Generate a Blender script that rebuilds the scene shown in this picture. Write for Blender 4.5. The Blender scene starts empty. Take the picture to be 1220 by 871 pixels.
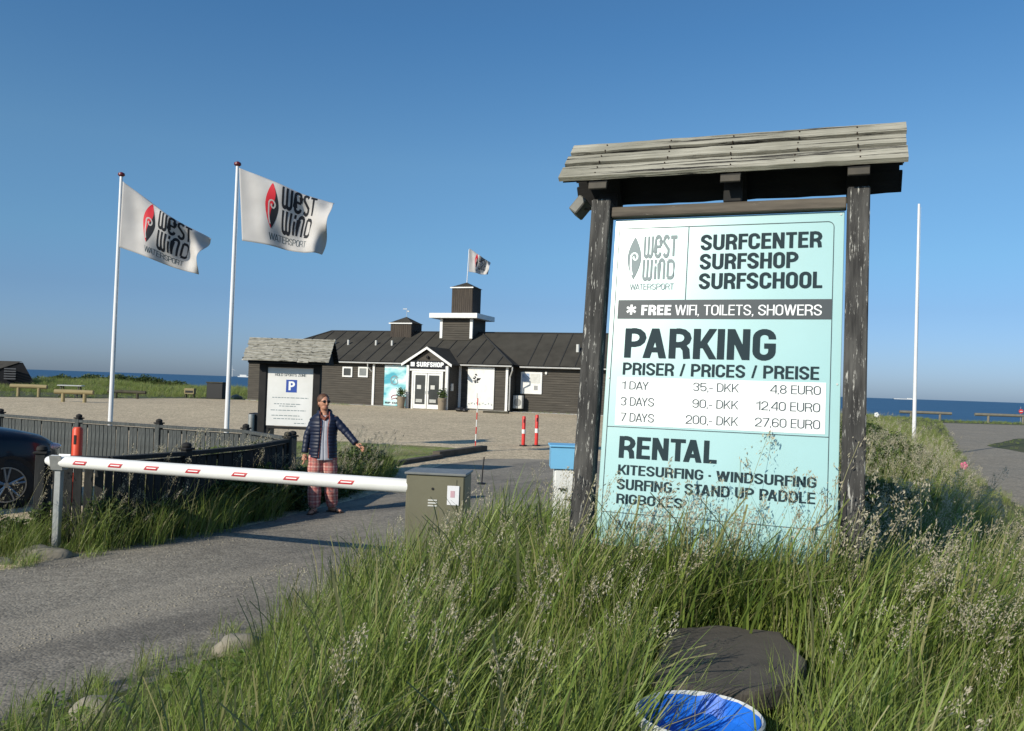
import bpy, bmesh, math, random
import numpy as np
from mathutils import Vector, Matrix, Euler, noise
R = math.radians
scn = bpy.context.scene
COL = scn.collection
random.seed(7); rng = np.random.default_rng(11)

# ------------------------------------------------------------------ camera, sky, sun, exposure
cam_d = bpy.data.cameras.new('camera'); cam = bpy.data.objects.new('camera', cam_d); COL.objects.link(cam)
cam_d.sensor_width = 36; cam_d.lens = 36 * 1000 / 1220; cam_d.clip_start = 0.05; cam_d.clip_end = 60000
cam.matrix_world = Matrix.Translation((0, 0, 1.9)) @ Matrix.Rotation(R(90 + 1.375), 4, 'X') @ Matrix.Rotation(R(1.93), 4, 'Z')
scn.camera = cam
SUN_EL, SUN_AZ = 27.0, 223.0            # degrees; azimuth clockwise from +Y
wd = bpy.data.worlds.new('World'); scn.world = wd; wd.use_nodes = True
wn = wd.node_tree.nodes; wl = wd.node_tree.links
bg = wn['Background']; bg.inputs['Strength'].default_value = 0.12
sky = wn.new('ShaderNodeTexSky'); sky.sky_type = 'NISHITA'; sky.sun_disc = False
sky.sun_elevation = R(SUN_EL); sky.sun_rotation = R(SUN_AZ)
sky.air_density = 1.0; sky.dust_density = 0.6; sky.ozone_density = 2.5; sky.altitude = 0
hs = wn.new('ShaderNodeMix'); hs.data_type = 'RGBA'; hs.blend_type = 'MULTIPLY'; hs.inputs['Factor'].default_value = 1.0
tcw = wn.new('ShaderNodeTexCoord'); sx = wn.new('ShaderNodeSeparateXYZ'); rp = wn.new('ShaderNodeValToRGB')
cr_ = rp.color_ramp.elements
cr_[0].position = 0.0; cr_[0].color = (.44, .60, 1.02, 1); cr_[1].position = 1.0; cr_[1].color = (.42, .72, .95, 1)
for p_, c_ in ((.025, (.45, .61, 1.03)), (.095, (.46, .62, .89)), (.15, (.51, .74, .92)), (.25, (.58, .84, .97)), (.39, (.46, .80, 1.0))):
    e = cr_.new(p_); e.color = (*c_, 1)
wl.new(tcw.outputs['Generated'], sx.inputs[0]); wl.new(sx.outputs['Z'], rp.inputs[0])
wl.new(sky.outputs[0], hs.inputs[6]); wl.new(rp.outputs[0], hs.inputs[7]); wl.new(hs.outputs[2], bg.inputs['Color'])
sd = bpy.data.lights.new('sun', 'SUN'); so = bpy.data.objects.new('sun', sd); COL.objects.link(so)
sd.energy = 4.7; sd.angle = R(0.5); sd.color = (1.0, 0.92, 0.78)
SUNV = Vector((math.sin(R(SUN_AZ)) * math.cos(R(SUN_EL)), math.cos(R(SUN_AZ)) * math.cos(R(SUN_EL)), math.sin(R(SUN_EL))))
so.rotation_euler = (-SUNV).to_track_quat('-Z', 'Y').to_euler(); so.location = (-20, -20, 20)
scn.view_settings.view_transform = 'Standard'; scn.view_settings.look = 'None'
scn.view_settings.exposure = 0.0; scn.view_settings.gamma = 1.0; scn.view_settings.use_curve_mapping = False
scn.cycles.max_bounces = 6; scn.cycles.transparent_max_bounces = 8

# ------------------------------------------------------------------ materials
MATS = {}
def mat(name, c1, c2=None, scale=8.0, rough=0.7, bump=0.0, bscale=None, stretch=(1, 1, 1), metal=0.0, spots=None, spot_scale=30, spot_at=0.62,
        spec=0.4, transl=0.0, coat=0.0, detail=6, attr=None, randmix=0.0, big=None):
    if name in MATS: return MATS[name]
    m = bpy.data.materials.new(name); m.use_nodes = True; MATS[name] = m
    n = m.node_tree.nodes; l = m.node_tree.links; b = n['Principled BSDF']
    b.inputs['Roughness'].default_value = rough; b.inputs['Metallic'].default_value = metal
    b.inputs['Specular IOR Level'].default_value = spec; b.inputs['Coat Weight'].default_value = coat
    tc = n.new('ShaderNodeTexCoord'); mp = n.new('ShaderNodeMapping'); mp.inputs['Scale'].default_value = stretch
    l.new(tc.outputs['Object'], mp.inputs[0])
    c2 = c2 or c1
    mix = n.new('ShaderNodeMix'); mix.data_type = 'RGBA'
    mix.inputs[6].default_value = (*c1, 1); mix.inputs[7].default_value = (*c2, 1)
    if attr:
        a = n.new('ShaderNodeAttribute'); a.attribute_name = attr
        if randmix:
            oi = n.new('ShaderNodeObjectInfo'); mx = n.new('ShaderNodeMath'); mx.operation = 'MULTIPLY_ADD'
            l.new(oi.outputs['Random'], mx.inputs[0]); mx.inputs[1].default_value = randmix
            ml = n.new('ShaderNodeMath'); ml.operation = 'MULTIPLY'; ml.inputs[1].default_value = 1 - randmix
            l.new(a.outputs['Fac'], ml.inputs[0]); l.new(ml.outputs[0], mx.inputs[2]); l.new(mx.outputs[0], mix.inputs[0])
        else: l.new(a.outputs['Fac'], mix.inputs[0])
    else:
        nz = n.new('ShaderNodeTexNoise'); nz.inputs['Scale'].default_value = scale; nz.inputs['Detail'].default_value = detail
        l.new(mp.outputs[0], nz.inputs[0])
        cr = n.new('ShaderNodeMapRange'); cr.inputs[1].default_value = 0.32; cr.inputs[2].default_value = 0.68
        l.new(nz.outputs['Fac'], cr.inputs[0]); l.new(cr.outputs[0], mix.inputs[0])
    out = mix.outputs[2]
    if big:                                  # a second, larger pattern: (colour, scale, amount)
        nb = n.new('ShaderNodeTexNoise'); nb.inputs['Scale'].default_value = big[1]; nb.inputs['Detail'].default_value = 3
        l.new(tc.outputs['Object'], nb.inputs[0])
        mr = n.new('ShaderNodeMapRange'); mr.inputs[1].default_value = 0.42; mr.inputs[2].default_value = 0.66; mr.inputs[4].default_value = big[2]
        mb = n.new('ShaderNodeMix'); mb.data_type = 'RGBA'; mb.inputs[7].default_value = (*big[0], 1)
        l.new(nb.outputs['Fac'], mr.inputs[0]); l.new(mr.outputs[0], mb.inputs[0]); l.new(out, mb.inputs[6]); out = mb.outputs[2]
    if spots:
        ns = n.new('ShaderNodeTexNoise'); ns.inputs['Scale'].default_value = spot_scale; ns.inputs['Detail'].default_value = 8; ns.inputs['Roughness'].default_value = 0.75
        l.new(mp.outputs[0], ns.inputs[0])
        ms = n.new('ShaderNodeMapRange'); ms.inputs[1].default_value = spot_at; ms.inputs[2].default_value = spot_at + 0.05
        m2 = n.new('ShaderNodeMix'); m2.data_type = 'RGBA'; m2.inputs[7].default_value = (*spots, 1)
        l.new(ns.outputs['Fac'], ms.inputs[0]); l.new(ms.outputs[0], m2.inputs[0]); l.new(out, m2.inputs[6]); out = m2.outputs[2]
    l.new(out, b.inputs['Base Color'])
    if bump:
        bn = n.new('ShaderNodeTexNoise'); bn.inputs['Scale'].default_value = bscale or scale * 3; bn.inputs['Detail'].default_value = 8
        l.new(mp.outputs[0], bn.inputs[0])
        bp = n.new('ShaderNodeBump'); bp.inputs['Strength'].default_value = 0.8; bp.inputs['Distance'].default_value = bump
        l.new(bn.outputs['Fac'], bp.inputs['Height']); l.new(bp.outputs[0], b.inputs['Normal'])
    if transl:
        tr = n.new('ShaderNodeBsdfTranslucent'); l.new(out, tr.inputs['Color'])
        ms = n.new('ShaderNodeMixShader'); ms.inputs[0].default_value = transl
        l.new(b.outputs[0], ms.inputs[1]); l.new(tr.outputs[0], ms.inputs[2]); l.new(ms.outputs[0], n['Material Output'].inputs[0])
    return m

white = mat('white_paint', (.78, .78, .76), (.68, .68, .65), 3, .4)
offwhite = mat('off_white_paint', (.6, .6, .57), (.5, .5, .47), 6, .5)
flagpole_m = mat('flagpole_white', (.8, .8, .8), (.72, .73, .74), 2, .25)
dark_ink = mat('dark_ink', (.018, .036, .045), rough=.5, spec=.08)
blk_ink = mat('black_ink', (.02, .022, .028), rough=.7, spec=.2)
grey_ink = mat('grey_ink', (.22, .27, .28), rough=.5, spec=.2)
thin_ink = mat('thin_ink', (.05, .075, .085), rough=.5, spec=.2)
white_ink = mat('white_ink', (.82, .84, .84), rough=.5)
red_ink = mat('red_ink', (.62, .02, .035), rough=.6)
board_m = mat('teal_sign_panel', (.34, .56, .56), (.325, .545, .545), 1.5, .26, spec=.9, big=((.30, .48, .46), 2.5, .25))
panel_edge = mat('panel_edge', (.6, .65, .65), rough=.5)
plank_m = mat('weathered_roof_plank', (.46, .44, .36), (.25, .235, .185), 4.5, .95, .004, 16, (.4, 16, 16), spots=(.02, .018, .015), spot_scale=1.7, spot_at=.53, big=((.24, .23, .18), 2.6, .8))
shake_m = mat('weathered_grey_shakes', (.46, .44, .38), (.20, .19, .15), 6, .95, .006, 14, (1.6, 10, 10), spots=(.03, .028, .024), spot_scale=3.4, spot_at=.55)
beam_m = mat('weathered_beam', (.14, .12, .095), (.06, .05, .04), 4, .85, .002, 20, (.6, 6, 6), spots=(.28, .26, .22), spot_scale=9, spot_at=.63)
post_m = mat('weathered_post', (.10, .097, .09), (.03, .029, .028), 5, .95, .008, 14, (6, 6, .7), spots=(.45, .44, .40), spot_scale=9, spot_at=.57, big=((.022, .022, .022), 2.5, .6))
darkwood = mat('near_black_wood', (.022, .021, .02), (.012, .012, .012), 5, .85, .002, 20, (1, 6, 1))  # dark timber; under the sign roof its tone also holds the shade
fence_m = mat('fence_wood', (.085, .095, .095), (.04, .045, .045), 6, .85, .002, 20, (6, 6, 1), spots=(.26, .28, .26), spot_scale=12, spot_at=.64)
siding_m = mat('black_siding', (.088, .078, .064), (.05, .045, .038), 3, .9, .003, 14, (.3, 1, 5), spots=(.16, .145, .12), spot_scale=5, spot_at=.62)
roof_m = mat('roof_felt', (.058, .054, .046), (.045, .042, .036), 2, .95, .002, 20, spec=.12, big=((.07, .066, .056), .6, .6))
seam_m = mat('roof_seam', (.028, .028, .027), rough=.8)
glass_m = mat('dark_glass', (.02, .024, .026), (.05, .055, .055), .8, .08, spec=.8)
metal_m = mat('galvanised_metal', (.42, .43, .42), (.33, .34, .33), 12, .45, metal=.5)
black_m = mat('black_plastic', (.012, .012, .013), rough=.5)
cab_m = mat('olive_cabinet', (.165, .155, .105), (.145, .137, .09), 4, .5, .0006, 60, big=((.12, .113, .075), 3, .5))
cab_top = mat('cabinet_lid_metal', (.22, .23, .22), (.15, .155, .15), 6, .45)
orange_m = mat('orange_red_plastic', (.75, .085, .03), (.62, .06, .025), 5, .45)
redp_m = mat('red_plastic', (.68, .04, .03), (.55, .035, .03), 5, .45)
blue_m = mat('blue_plastic', (.20, .50, .75), (.18, .46, .70), 4, .4)
navy_m = mat('parking_blue', (.02, .07, .35), rough=.5)
rock_m = mat('granite', (.30, .27, .21), (.20, .18, .14), 6, .9, .01, 14)
log_m = mat('pale_log', (.33, .27, .14), (.25, .20, .10), 3, .8, .004, 14, (.5, 5, 5))
log_dark = mat('dark_log', (.07, .065, .04), (.045, .04, .028), 3, .85, .004, 14)
soil_m = mat('grassy_ground', (.045, .062, .018), (.075, .078, .03), 1.5, .95, .02, 8, big=((.1, .09, .045), .3, .6))
lawn_m = mat('short_lawn', (.17, .23, .05), (.30, .28, .11), 1.2, .95, .015, 30, big=((.16, .13, .07), .7, .8))
stone_slab = mat('dark_rubber_slab', (.095, .084, .07), (.07, .062, .053), 7, .95, .004, 45, spots=(.15, .14, .12), spot_scale=35, spot_at=.64)
tub_blue = mat('blue_tub_inside', (.015, .16, .68), (.012, .12, .55), 5, .35, .004, 9)
def gravelish(name, a, b, cell, bigc, dist, cont=.5, rough=.95):
    m = mat(name, a, b, 1.2, rough, big=bigc)
    n = m.node_tree.nodes; l = m.node_tree.links; bs = n['Principled BSDF']
    tc = n.new('ShaderNodeTexCoord'); outs = []
    prev = bs.inputs['Base Color'].links[0].from_socket
    for sc_, f in ((cell, cont), (cell * .35, cont * .6)):
        v = n.new('ShaderNodeTexVoronoi'); v.inputs['Scale'].default_value = sc_; l.new(tc.outputs['Object'], v.inputs[0])
        bw = n.new('ShaderNodeRGBToBW'); l.new(v.outputs['Color'], bw.inputs[0])
        mr = n.new('ShaderNodeMapRange'); mr.inputs[3].default_value = 1 - f; mr.inputs[4].default_value = 1 + f * .9; l.new(bw.outputs[0], mr.inputs[0])
        vm = n.new('ShaderNodeVectorMath'); vm.operation = 'SCALE'; l.new(prev, vm.inputs[0]); l.new(mr.outputs[0], vm.inputs['Scale']); prev = vm.outputs[0]
        outs.append(v.outputs['Distance'])
    l.new(prev, bs.inputs['Base Color'])
    bp = n.new('ShaderNodeBump'); bp.invert = True; bp.inputs['Distance'].default_value = dist; bp.inputs['Strength'].default_value = .9
    l.new(outs[0], bp.inputs['Height']); l.new(bp.outputs[0], bs.inputs['Normal'])
    return m
gravel_m = gravelish('pale_gravel', (.60, .49, .325), (.51, .415, .275), 26, ((.46, .37, .245), .12, .7), .012, .45)
asphalt_m = gravelish('worn_asphalt', (.235, .21, .17), (.16, .145, .12), 45, ((.29, .26, .205), .35, .8), .005, .34)
asphalt2_m = gravelish('far_asphalt', (.29, .255, .195), (.24, .212, .165), 30, ((.23, .21, .17), .2, .6), .006, .3)

def streaks(m, col, rot, sc, lo, hi, amt):     # worn wheel tracks running along the road
    n = m.node_tree.nodes; l = m.node_tree.links; b = n['Principled BSDF']; prev = b.inputs['Base Color'].links[0].from_socket
    tc = n.new('ShaderNodeTexCoord'); mp = n.new('ShaderNodeMapping'); mp.inputs['Rotation'].default_value = (0, 0, rot)
    mp.vector_type = 'TEXTURE'; mp.inputs['Scale'].default_value = (1 / sc[0], 1 / sc[1], 1)
    nz = n.new('ShaderNodeTexNoise'); nz.inputs['Scale'].default_value = 1; nz.inputs['Detail'].default_value = 5; mr = n.new('ShaderNodeMapRange')
    mr.inputs[1].default_value = lo; mr.inputs[2].default_value = hi; mr.inputs[4].default_value = amt; mx = n.new('ShaderNodeMix'); mx.data_type = 'RGBA'; mx.inputs[7].default_value = (*col, 1)
    l.new(tc.outputs['Object'], mp.inputs[0]); l.new(mp.outputs[0], nz.inputs[0]); l.new(nz.outputs['Fac'], mr.inputs[0]); l.new(mr.outputs[0], mx.inputs[0]); l.new(prev, mx.inputs[6]); l.new(mx.outputs[2], b.inputs['Base Color'])
streaks(asphalt_m, (.33, .29, .225), R(58), (.14, 1.3), .51, .62, .5); streaks(asphalt_m, (.075, .068, .06), R(55), (.18, 1.0), .54, .68, .5)
def water_mat():
    m = bpy.data.materials.new('sea_water'); m.use_nodes = True; n = m.node_tree.nodes; l = m.node_tree.links; b = n['Principled BSDF']
    tc = n.new('ShaderNodeTexCoord'); mp = n.new('ShaderNodeMapping'); mp.inputs['Scale'].default_value = (.06, .35, 1)
    l.new(tc.outputs['Object'], mp.inputs[0]); nz = n.new('ShaderNodeTexNoise'); nz.inputs['Scale'].default_value = 1.0; nz.inputs['Detail'].default_value = 9
    l.new(mp.outputs[0], nz.inputs[0]); cr = n.new('ShaderNodeValToRGB')
    cr.color_ramp.elements[0].position = .35; cr.color_ramp.elements[0].color = (.028, .09, .18, 1)
    cr.color_ramp.elements[1].position = .7; cr.color_ramp.elements[1].color = (.05, .135, .24, 1)
    l.new(nz.outputs['Fac'], cr.inputs[0]); l.new(cr.outputs[0], b.inputs['Base Color'])
    b.inputs['Roughness'].default_value = .55; b.inputs['Specular IOR Level'].default_value = .25
    bp = n.new('ShaderNodeBump'); bp.inputs['Distance'].default_value = .5; l.new(nz.outputs['Fac'], bp.inputs['Height']); l.new(bp.outputs[0], b.inputs['Normal'])
    return m
water_m = water_mat()

# ------------------------------------------------------------------ mesh helpers
class MB:
    def __init__(s): s.v = []; s.f = []
    def add(s, vs, fs, M=None):
        o = len(s.v)
        s.v += [tuple(M @ Vector(v)) if M is not None else tuple(v) for v in vs]
        s.f += [tuple(i + o for i in f) for f in fs]; return s
    def box(s, x0, x1, y0, y1, z0, z1, M=None):
        vs = [(x0, y0, z0), (x1, y0, z0), (x1, y1, z0), (x0, y1, z0), (x0, y0, z1), (x1, y0, z1), (x1, y1, z1), (x0, y1, z1)]
        return s.add(vs, [(0, 3, 2, 1), (4, 5, 6, 7), (0, 1, 5, 4), (1, 2, 6, 5), (2, 3, 7, 6), (3, 0, 4, 7)], M)
    def bbox(s, x0, x1, y0, y1, z0, z1, b=.006, M=None):          # box with chamfered edges
        bm = bmesh.new(); r = bmesh.ops.create_cube(bm, size=1)
        for v in bm.verts: v.co = Vector(((x0 + x1) / 2 + v.co.x * (x1 - x0), (y0 + y1) / 2 + v.co.y * (y1 - y0), (z0 + z1) / 2 + v.co.z * (z1 - z0)))
        bmesh.ops.bevel(bm, geom=bm.edges[:], offset=b, segments=1, affect='EDGES')
        bm.verts.index_update(); s.add([v.co for v in bm.verts], [[v.index for v in f.verts] for f in bm.faces], M); bm.free(); return s
    def tube(s, pts, rad, n=10, M=None, cap=True, ry=None):
        pts = [Vector(p) for p in pts]; rad = rad if isinstance(rad, (list, tuple)) else [rad] * len(pts)
        vs = []; up0 = None
        for i, p in enumerate(pts):
            t = (pts[min(i + 1, len(pts) - 1)] - pts[max(i - 1, 0)]).normalized()
            if up0 is None: up0 = Vector((0, 0, 1)) if abs(t.z) < .9 else Vector((0, 1, 0))
            a = t.cross(up0).normalized(); b = a.cross(t).normalized(); up0 = b
            r2 = rad[i] if ry is None else (ry[i] if isinstance(ry, (list, tuple)) else ry)
            for k in range(n):
                an = 2 * math.pi * k / n; vs.append(p + a * math.cos(an) * rad[i] + b * math.sin(an) * r2)
        fs = [(i * n + k, i * n + (k + 1) % n, (i + 1) * n + (k + 1) % n, (i + 1) * n + k) for i in range(len(pts) - 1) for k in range(n)]
        if cap: fs += [tuple(range(n))[::-1], tuple((len(pts) - 1) * n + k for k in range(n))]
        return s.add(vs, fs, M)
    def ball(s, c, r, n=12, m=8, M=None):
        r = r if isinstance(r, (tuple, list)) else (r, r, r); vs = [(c[0], c[1], c[2] - r[2])]; fs = []
        for i in range(1, m):
            a = -math.pi / 2 + math.pi * i / m
            for k in range(n):
                b = 2 * math.pi * k / n; vs.append((c[0] + r[0] * math.cos(a) * math.cos(b), c[1] + r[1] * math.cos(a) * math.sin(b), c[2] + r[2] * math.sin(a)))
        vs.append((c[0], c[1], c[2] + r[2])); T = len(vs) - 1
        for k in range(n): fs.append((0, 1 + (k + 1) % n, 1 + k)); fs.append((T, T - n + k, T - n + (k + 1) % n))
        for i in range(m - 2):
            for k in range(n): a = 1 + i * n; fs.append((a + k, a + (k + 1) % n, a + n + (k + 1) % n, a + n + k))
        return s.add(vs, fs, M)
    def prism(s, poly, d0, d1, axis='y', M=None):                 # poly of (x,z) extruded along y, or (x,y) along z
        n = len(poly)
        if axis == 'y': vs = [(p[0], d0, p[1]) for p in poly] + [(p[0], d1, p[1]) for p in poly]
        elif axis == 'z': vs = [(p[0], p[1], d0) for p in poly] + [(p[0], p[1], d1) for p in poly]
        else: vs = [(d0, p[0], p[1]) for p in poly] + [(d1, p[0], p[1]) for p in poly]
        fs = [tuple(range(n)), tuple(range(2 * n - 1, n - 1, -1))] + [(i, n + i, n + (i + 1) % n, (i + 1) % n) for i in range(n)]
        return s.add(vs, fs, M)
    def slab(s, poly3, t):                                        # a planar polygon thickened downwards
        n = len(poly3); vs = [tuple(p) for p in poly3] + [(p[0], p[1], p[2] - t) for p in poly3]
        return s.add(vs, [tuple(range(n)), tuple(range(2 * n - 1, n - 1, -1))] + [(i, n + i, n + (i + 1) % n, (i + 1) % n) for i in range(n)])
    def mesh(s, name, m, smooth=False):
        me = bpy.data.meshes.new(name); me.from_pydata(s.v, [], s.f)
        bm = bmesh.new(); bm.from_mesh(me); bmesh.ops.recalc_face_normals(bm, faces=bm.faces); bm.to_mesh(me); bm.free()
        if m: me.materials.append(m)
        if smooth:
            me.polygons.foreach_set('use_smooth', [True] * len(me.polygons)); me.set_sharp_from_angle(angle=R(35))
        return me
    def build(s, name, m, parent=None, smooth=False, **kw):
        return link(name, s.mesh(name, m, smooth), parent, **kw)
def link(name, me, parent=None, loc=None, rot=None, **kw):
    o = bpy.data.objects.new(name, me); COL.objects.link(o); o.parent = parent
    if loc: o.location = loc
    if rot: o.rotation_euler = rot
    for k, v in kw.items(): o[k] = v
    return o
def thing(name, label, cat, loc=(0, 0, 0), rz=0, group=None, rot=None):
    o = bpy.data.objects.new(name, None); COL.objects.link(o); o.location = loc; o.rotation_euler = rot or (0, 0, rz)
    o['label'] = label; o['category'] = cat; o.empty_display_size = .2
    if group: o['group'] = group
    return o
def copy_thing(r, loc, rz=None, label=None):
    c = r.copy(); COL.objects.link(c); c.location = loc
    if rz is not None: c.rotation_euler = (0, 0, rz)
    if label: c['label'] = label
    for ch in list(r.children):
        d = ch.copy(); COL.objects.link(d); d.parent = c
        for g in list(ch.children):
            q = g.copy(); COL.objects.link(q); q.parent = d
    return c

def ribbon(pts, t):
    P = [Vector((p[0], p[1])) for p in pts]; L = []; Rr = []
    for i, p in enumerate(P):
        d0 = (P[i] - P[i - 1]).normalized() if i else None; d1 = (P[i + 1] - P[i]).normalized() if i < len(P) - 1 else None
        d = ((d0 or d1) + (d1 or d0)).normalized(); nn = Vector((-d.y, d.x)); q = d1 or d0
        k = 1 / max(.5, abs(nn.dot(Vector((-q.y, q.x))))); L.append(p + nn * t / 2 * k); Rr.append(p - nn * t / 2 * k)
    n = len(P); return [tuple(v) for v in L + Rr], [(i, i + 1, n + i + 1, n + i) for i in range(n - 1)]
def arc(cx, cy, r, a0, a1, n=6, ry=None): return [(cx + r * math.cos(R(a0 + (a1 - a0) * i / n)), cy + (ry or r) * math.sin(R(a0 + (a1 - a0) * i / n))) for i in range(n + 1)]
def dg(x0, y0, x1, y1, th): return ([(x0 - th / 2, y0), (x0 + th / 2, y0), (x1 + th / 2, y1), (x1 - th / 2, y1)], [(0, 1, 2, 3)])
def glyph(ch, t):
    w = {'I': t, 'M': .74, 'W': .86, ' ': .22, '.': t, ',': t, '-': .30, '/': .34, '1': .34, '\u00b7': t, 'E': .46, 'F': .44, 'L': .42, 'T': .50, 'A': .60, 'V': .56, 'K': .57, 'Y': .56, 'X': .56}.get(ch, .55)
    w += t * .22 if ch not in 'I.,\u00b7 ' else 0
    xl, xr, yb, yt, xc = t / 2, w - t / 2, t * .44, 1 - t * .44, w / 2; rr = (w - t) / 2; h = t * .88; B = lambda P: ribbon(P, t); th = t * 1.08; c = []
    V = lambda x: rect(x - t / 2, x + t / 2, 0, 1); Hb = lambda a, b, y: rect(a, b, y - h / 2, y + h / 2)
    ar = lambda cy, a0, a1: arc(xc, cy, rr, a0, a1, 9)
    if ch == 'I': c = [V(xc)]
    elif ch == 'L': c = [V(xl), Hb(t, w, yb)]
    elif ch in 'EF': c = [V(xl), Hb(t, w, yt), Hb(t, w - t * .2, .53)] + ([Hb(t, w, yb)] if ch == 'E' else [])
    elif ch == 'T': c = [Hb(0, w, yt), rect(xc - t / 2, xc + t / 2, 0, 1 - h)]
    elif ch == 'H': c = [V(xl), V(xr), Hb(t, w - t, .52)]
    elif ch == 'N': c = [V(xl), V(xr), dg(xl, 1, xr, 0, th)]
    elif ch == 'M': c = [V(xl), V(xr), dg(xl, 1, xc, 0, th), dg(xr, 1, xc, 0, th)]
    elif ch == 'W': c = [dg(xl, 1, w * .28, 0, th), dg(xc, 1, w * .28, 0, th), dg(xc, 1, w * .72, 0, th), dg(xr, 1, w * .72, 0, th)]
    elif ch == 'V': c = [dg(xl, 1, xc, 0, th), dg(xr, 1, xc, 0, th)]
    elif ch == 'A': c = [dg(xl, 0, xc, 1, th), dg(xr, 0, xc, 1, th), Hb(w * .22, w * .78, .28)]
    elif ch == 'X': c = [dg(xl, 0, xr, 1, th), dg(xr, 0, xl, 1, th)]
    elif ch == 'Y': c = [dg(xl, 1, xc, .42, th), dg(xr, 1, xc, .42, th), rect(xc - t / 2, xc + t / 2, 0, .45)]
    elif ch == 'Z': c = [Hb(0, w, yt), Hb(0, w, yb), dg(xl, h, xr, 1 - h, th)]
    elif ch == 'K': c = [V(xl), dg(t, .36, xr, 1, th), dg(w * .42, .55, xr + t * .1, 0, th)]
    elif ch == '/': c = [dg(xl, 0, xr, 1, t * .8)]
    elif ch == '-': c = [Hb(0, w, .36)]
    elif ch in '.,': c = [rect(0, t, 0, t)] + ([dg(t * .7, 0, t * .1, -max(t * .9, .14), t * .5)] if ch == ',' else [])
    elif ch == '\u00b7': c = [rect(0, t, .38, .38 + t)]
    elif ch in 'O0': c = [B([(xl, .5)] + ar(yt - rr, 180, 0) + ar(yb + rr, 0, -180) + [(xl, .5)])]
    elif ch == 'U': c = [B([(xl, 1)] + ar(yb + rr, 180, 360) + [(xr, 1)])]
    elif ch == 'C': c = [B([(xr, .66)] + ar(yt - rr, 0, 180) + ar(yb + rr, 180, 360) + [(xr, .36)])]
    elif ch == 'G': c = [B([(xr, .68)] + ar(yt - rr, 0, 180) + ar(yb + rr, 180, 360) + [(xr, .48)]), Hb(xc, w, .46)]
    elif ch == 'S': c = [B([(xr, .70)] + ar(yt - rr, 0, 180) + [(xl + .01, .64), (xc, .5), (xr - .01, .37)] + ar(yb + rr, 0, -180) + [(xl, .31)])]
    elif ch == 'D': r2 = min(rr * 1.2, .3); c = [rect(0, t, 0, 1), B([(t, yt)] + arc(xr - r2, yt - r2, r2, 90, 0) + arc(xr - r2, yb + r2, r2, 0, -90) + [(t, yb)])]
    elif ch in 'PRB':
        m = .46; r2 = (yt - m) / 2; c = [rect(0, t, 0, 1), B([(t, yt)] + arc(xr - r2 * .95, yt - r2, r2, 90, -90) + [(t, m)])]
        if ch == 'R': c += [B([(xr - .14, m), (xr - .03, .30), (xr, .0)])]
        if ch == 'B': r3 = (m - yb) / 2; c += [B([(t, m + .001)] + arc(xr - r3 * .9, m - r3, r3, 90, -90) + [(t, yb)])]
    elif ch == '1': c = [rect(w - t, w, 0, 1), B([(0, .76), (w - t, .82)])]
    elif ch == '2': c = [B([(xl, .68)] + ar(yt - rr, 180, 0) + [(xr, .62), (xr - .06, .48), (xl, yb + .04)]), Hb(0, w, yb)]
    elif ch == '3': r2 = (yt - .52) / 2; r3 = (.52 - yb) / 2; c = [B([(xl, .76)] + arc(xc, yt - r2, rr, 160, 0, 6, r2) + arc(xc, yt - r2, rr, 0, -90, 6, r2)), B(arc(xc, yb + r3, rr, 90, -160, 9, r3))]
    elif ch == '4': c = [rect(xr - t * .9, xr + t * .1, 0, 1), dg(xl, .3, xr - t * .6, 1, th), Hb(0, w, .28)]
    elif ch == '5': c = [B([(xr, yt), (xl + t * .2, yt), (xl, .5), (xc, .6)] + arc(xc, .33, rr, 60, -160, 9, .33 - yb))]
    elif ch == '6': c = [B([(xr, .75)] + ar(yt - rr, 10, 180) + ar(yb + rr, 180, 360) + arc(xc, .36, rr, 0, 180, 8, .2))]
    elif ch == '9': c = [B([(xl, .25)] + ar(yb + rr, 190, 360) + ar(yt - rr, 0, 180) + arc(xc, .64, rr, 180, 360, 8, .2))]
    elif ch == '7': c = [Hb(0, w, yt), dg(w * .32, 0, xr, 1 - h, th)]
    elif ch == '8': r2 = (yt - .52) / 2; r3 = (.52 - yb) / 2; c = [B(arc(xc, .52 + r2, rr * .92, -90, 270, 14, r2)), B(arc(xc, yb + r3, rr, 90, 450, 14, r3))]
    return w, c
def stroke_words(s, x0, x1, z0, z1, t):
    """a line of condensed sans lettering as one list of pieces per word"""
    x = 0; words = [[]]; gap = .06 + .06 * t
    for i_, ch in enumerate(s):
        w, c = glyph(ch, t)
        if i_ and s[i_ - 1:i_ + 1] in ('PA', 'TA', 'AT', 'AV', 'AY', 'WA', 'DA', 'LS', 'KI', 'FC', 'FS', 'FI'): x -= .13 if s[i_ - 1:i_ + 1] in ('PA', 'TA', 'AT', 'AY', 'WA') else .04
        if ch == ' ': words.append([])
        words[-1] += [([(p[0] + x, p[1]) for p in v], f) for v, f in c]; x += w + gap
    x -= gap
    return [[([(x0 + p[0] / x * (x1 - x0), z0 + p[1] * (z1 - z0)) for p in v], f) for v, f in wd_] for wd_ in words if wd_]
def fit_text(s, x0, x1, z0, z1, t=.15):
    return [q for wd_ in stroke_words(s, x0, x1, z0, z1, t) for q in wd_]
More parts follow.
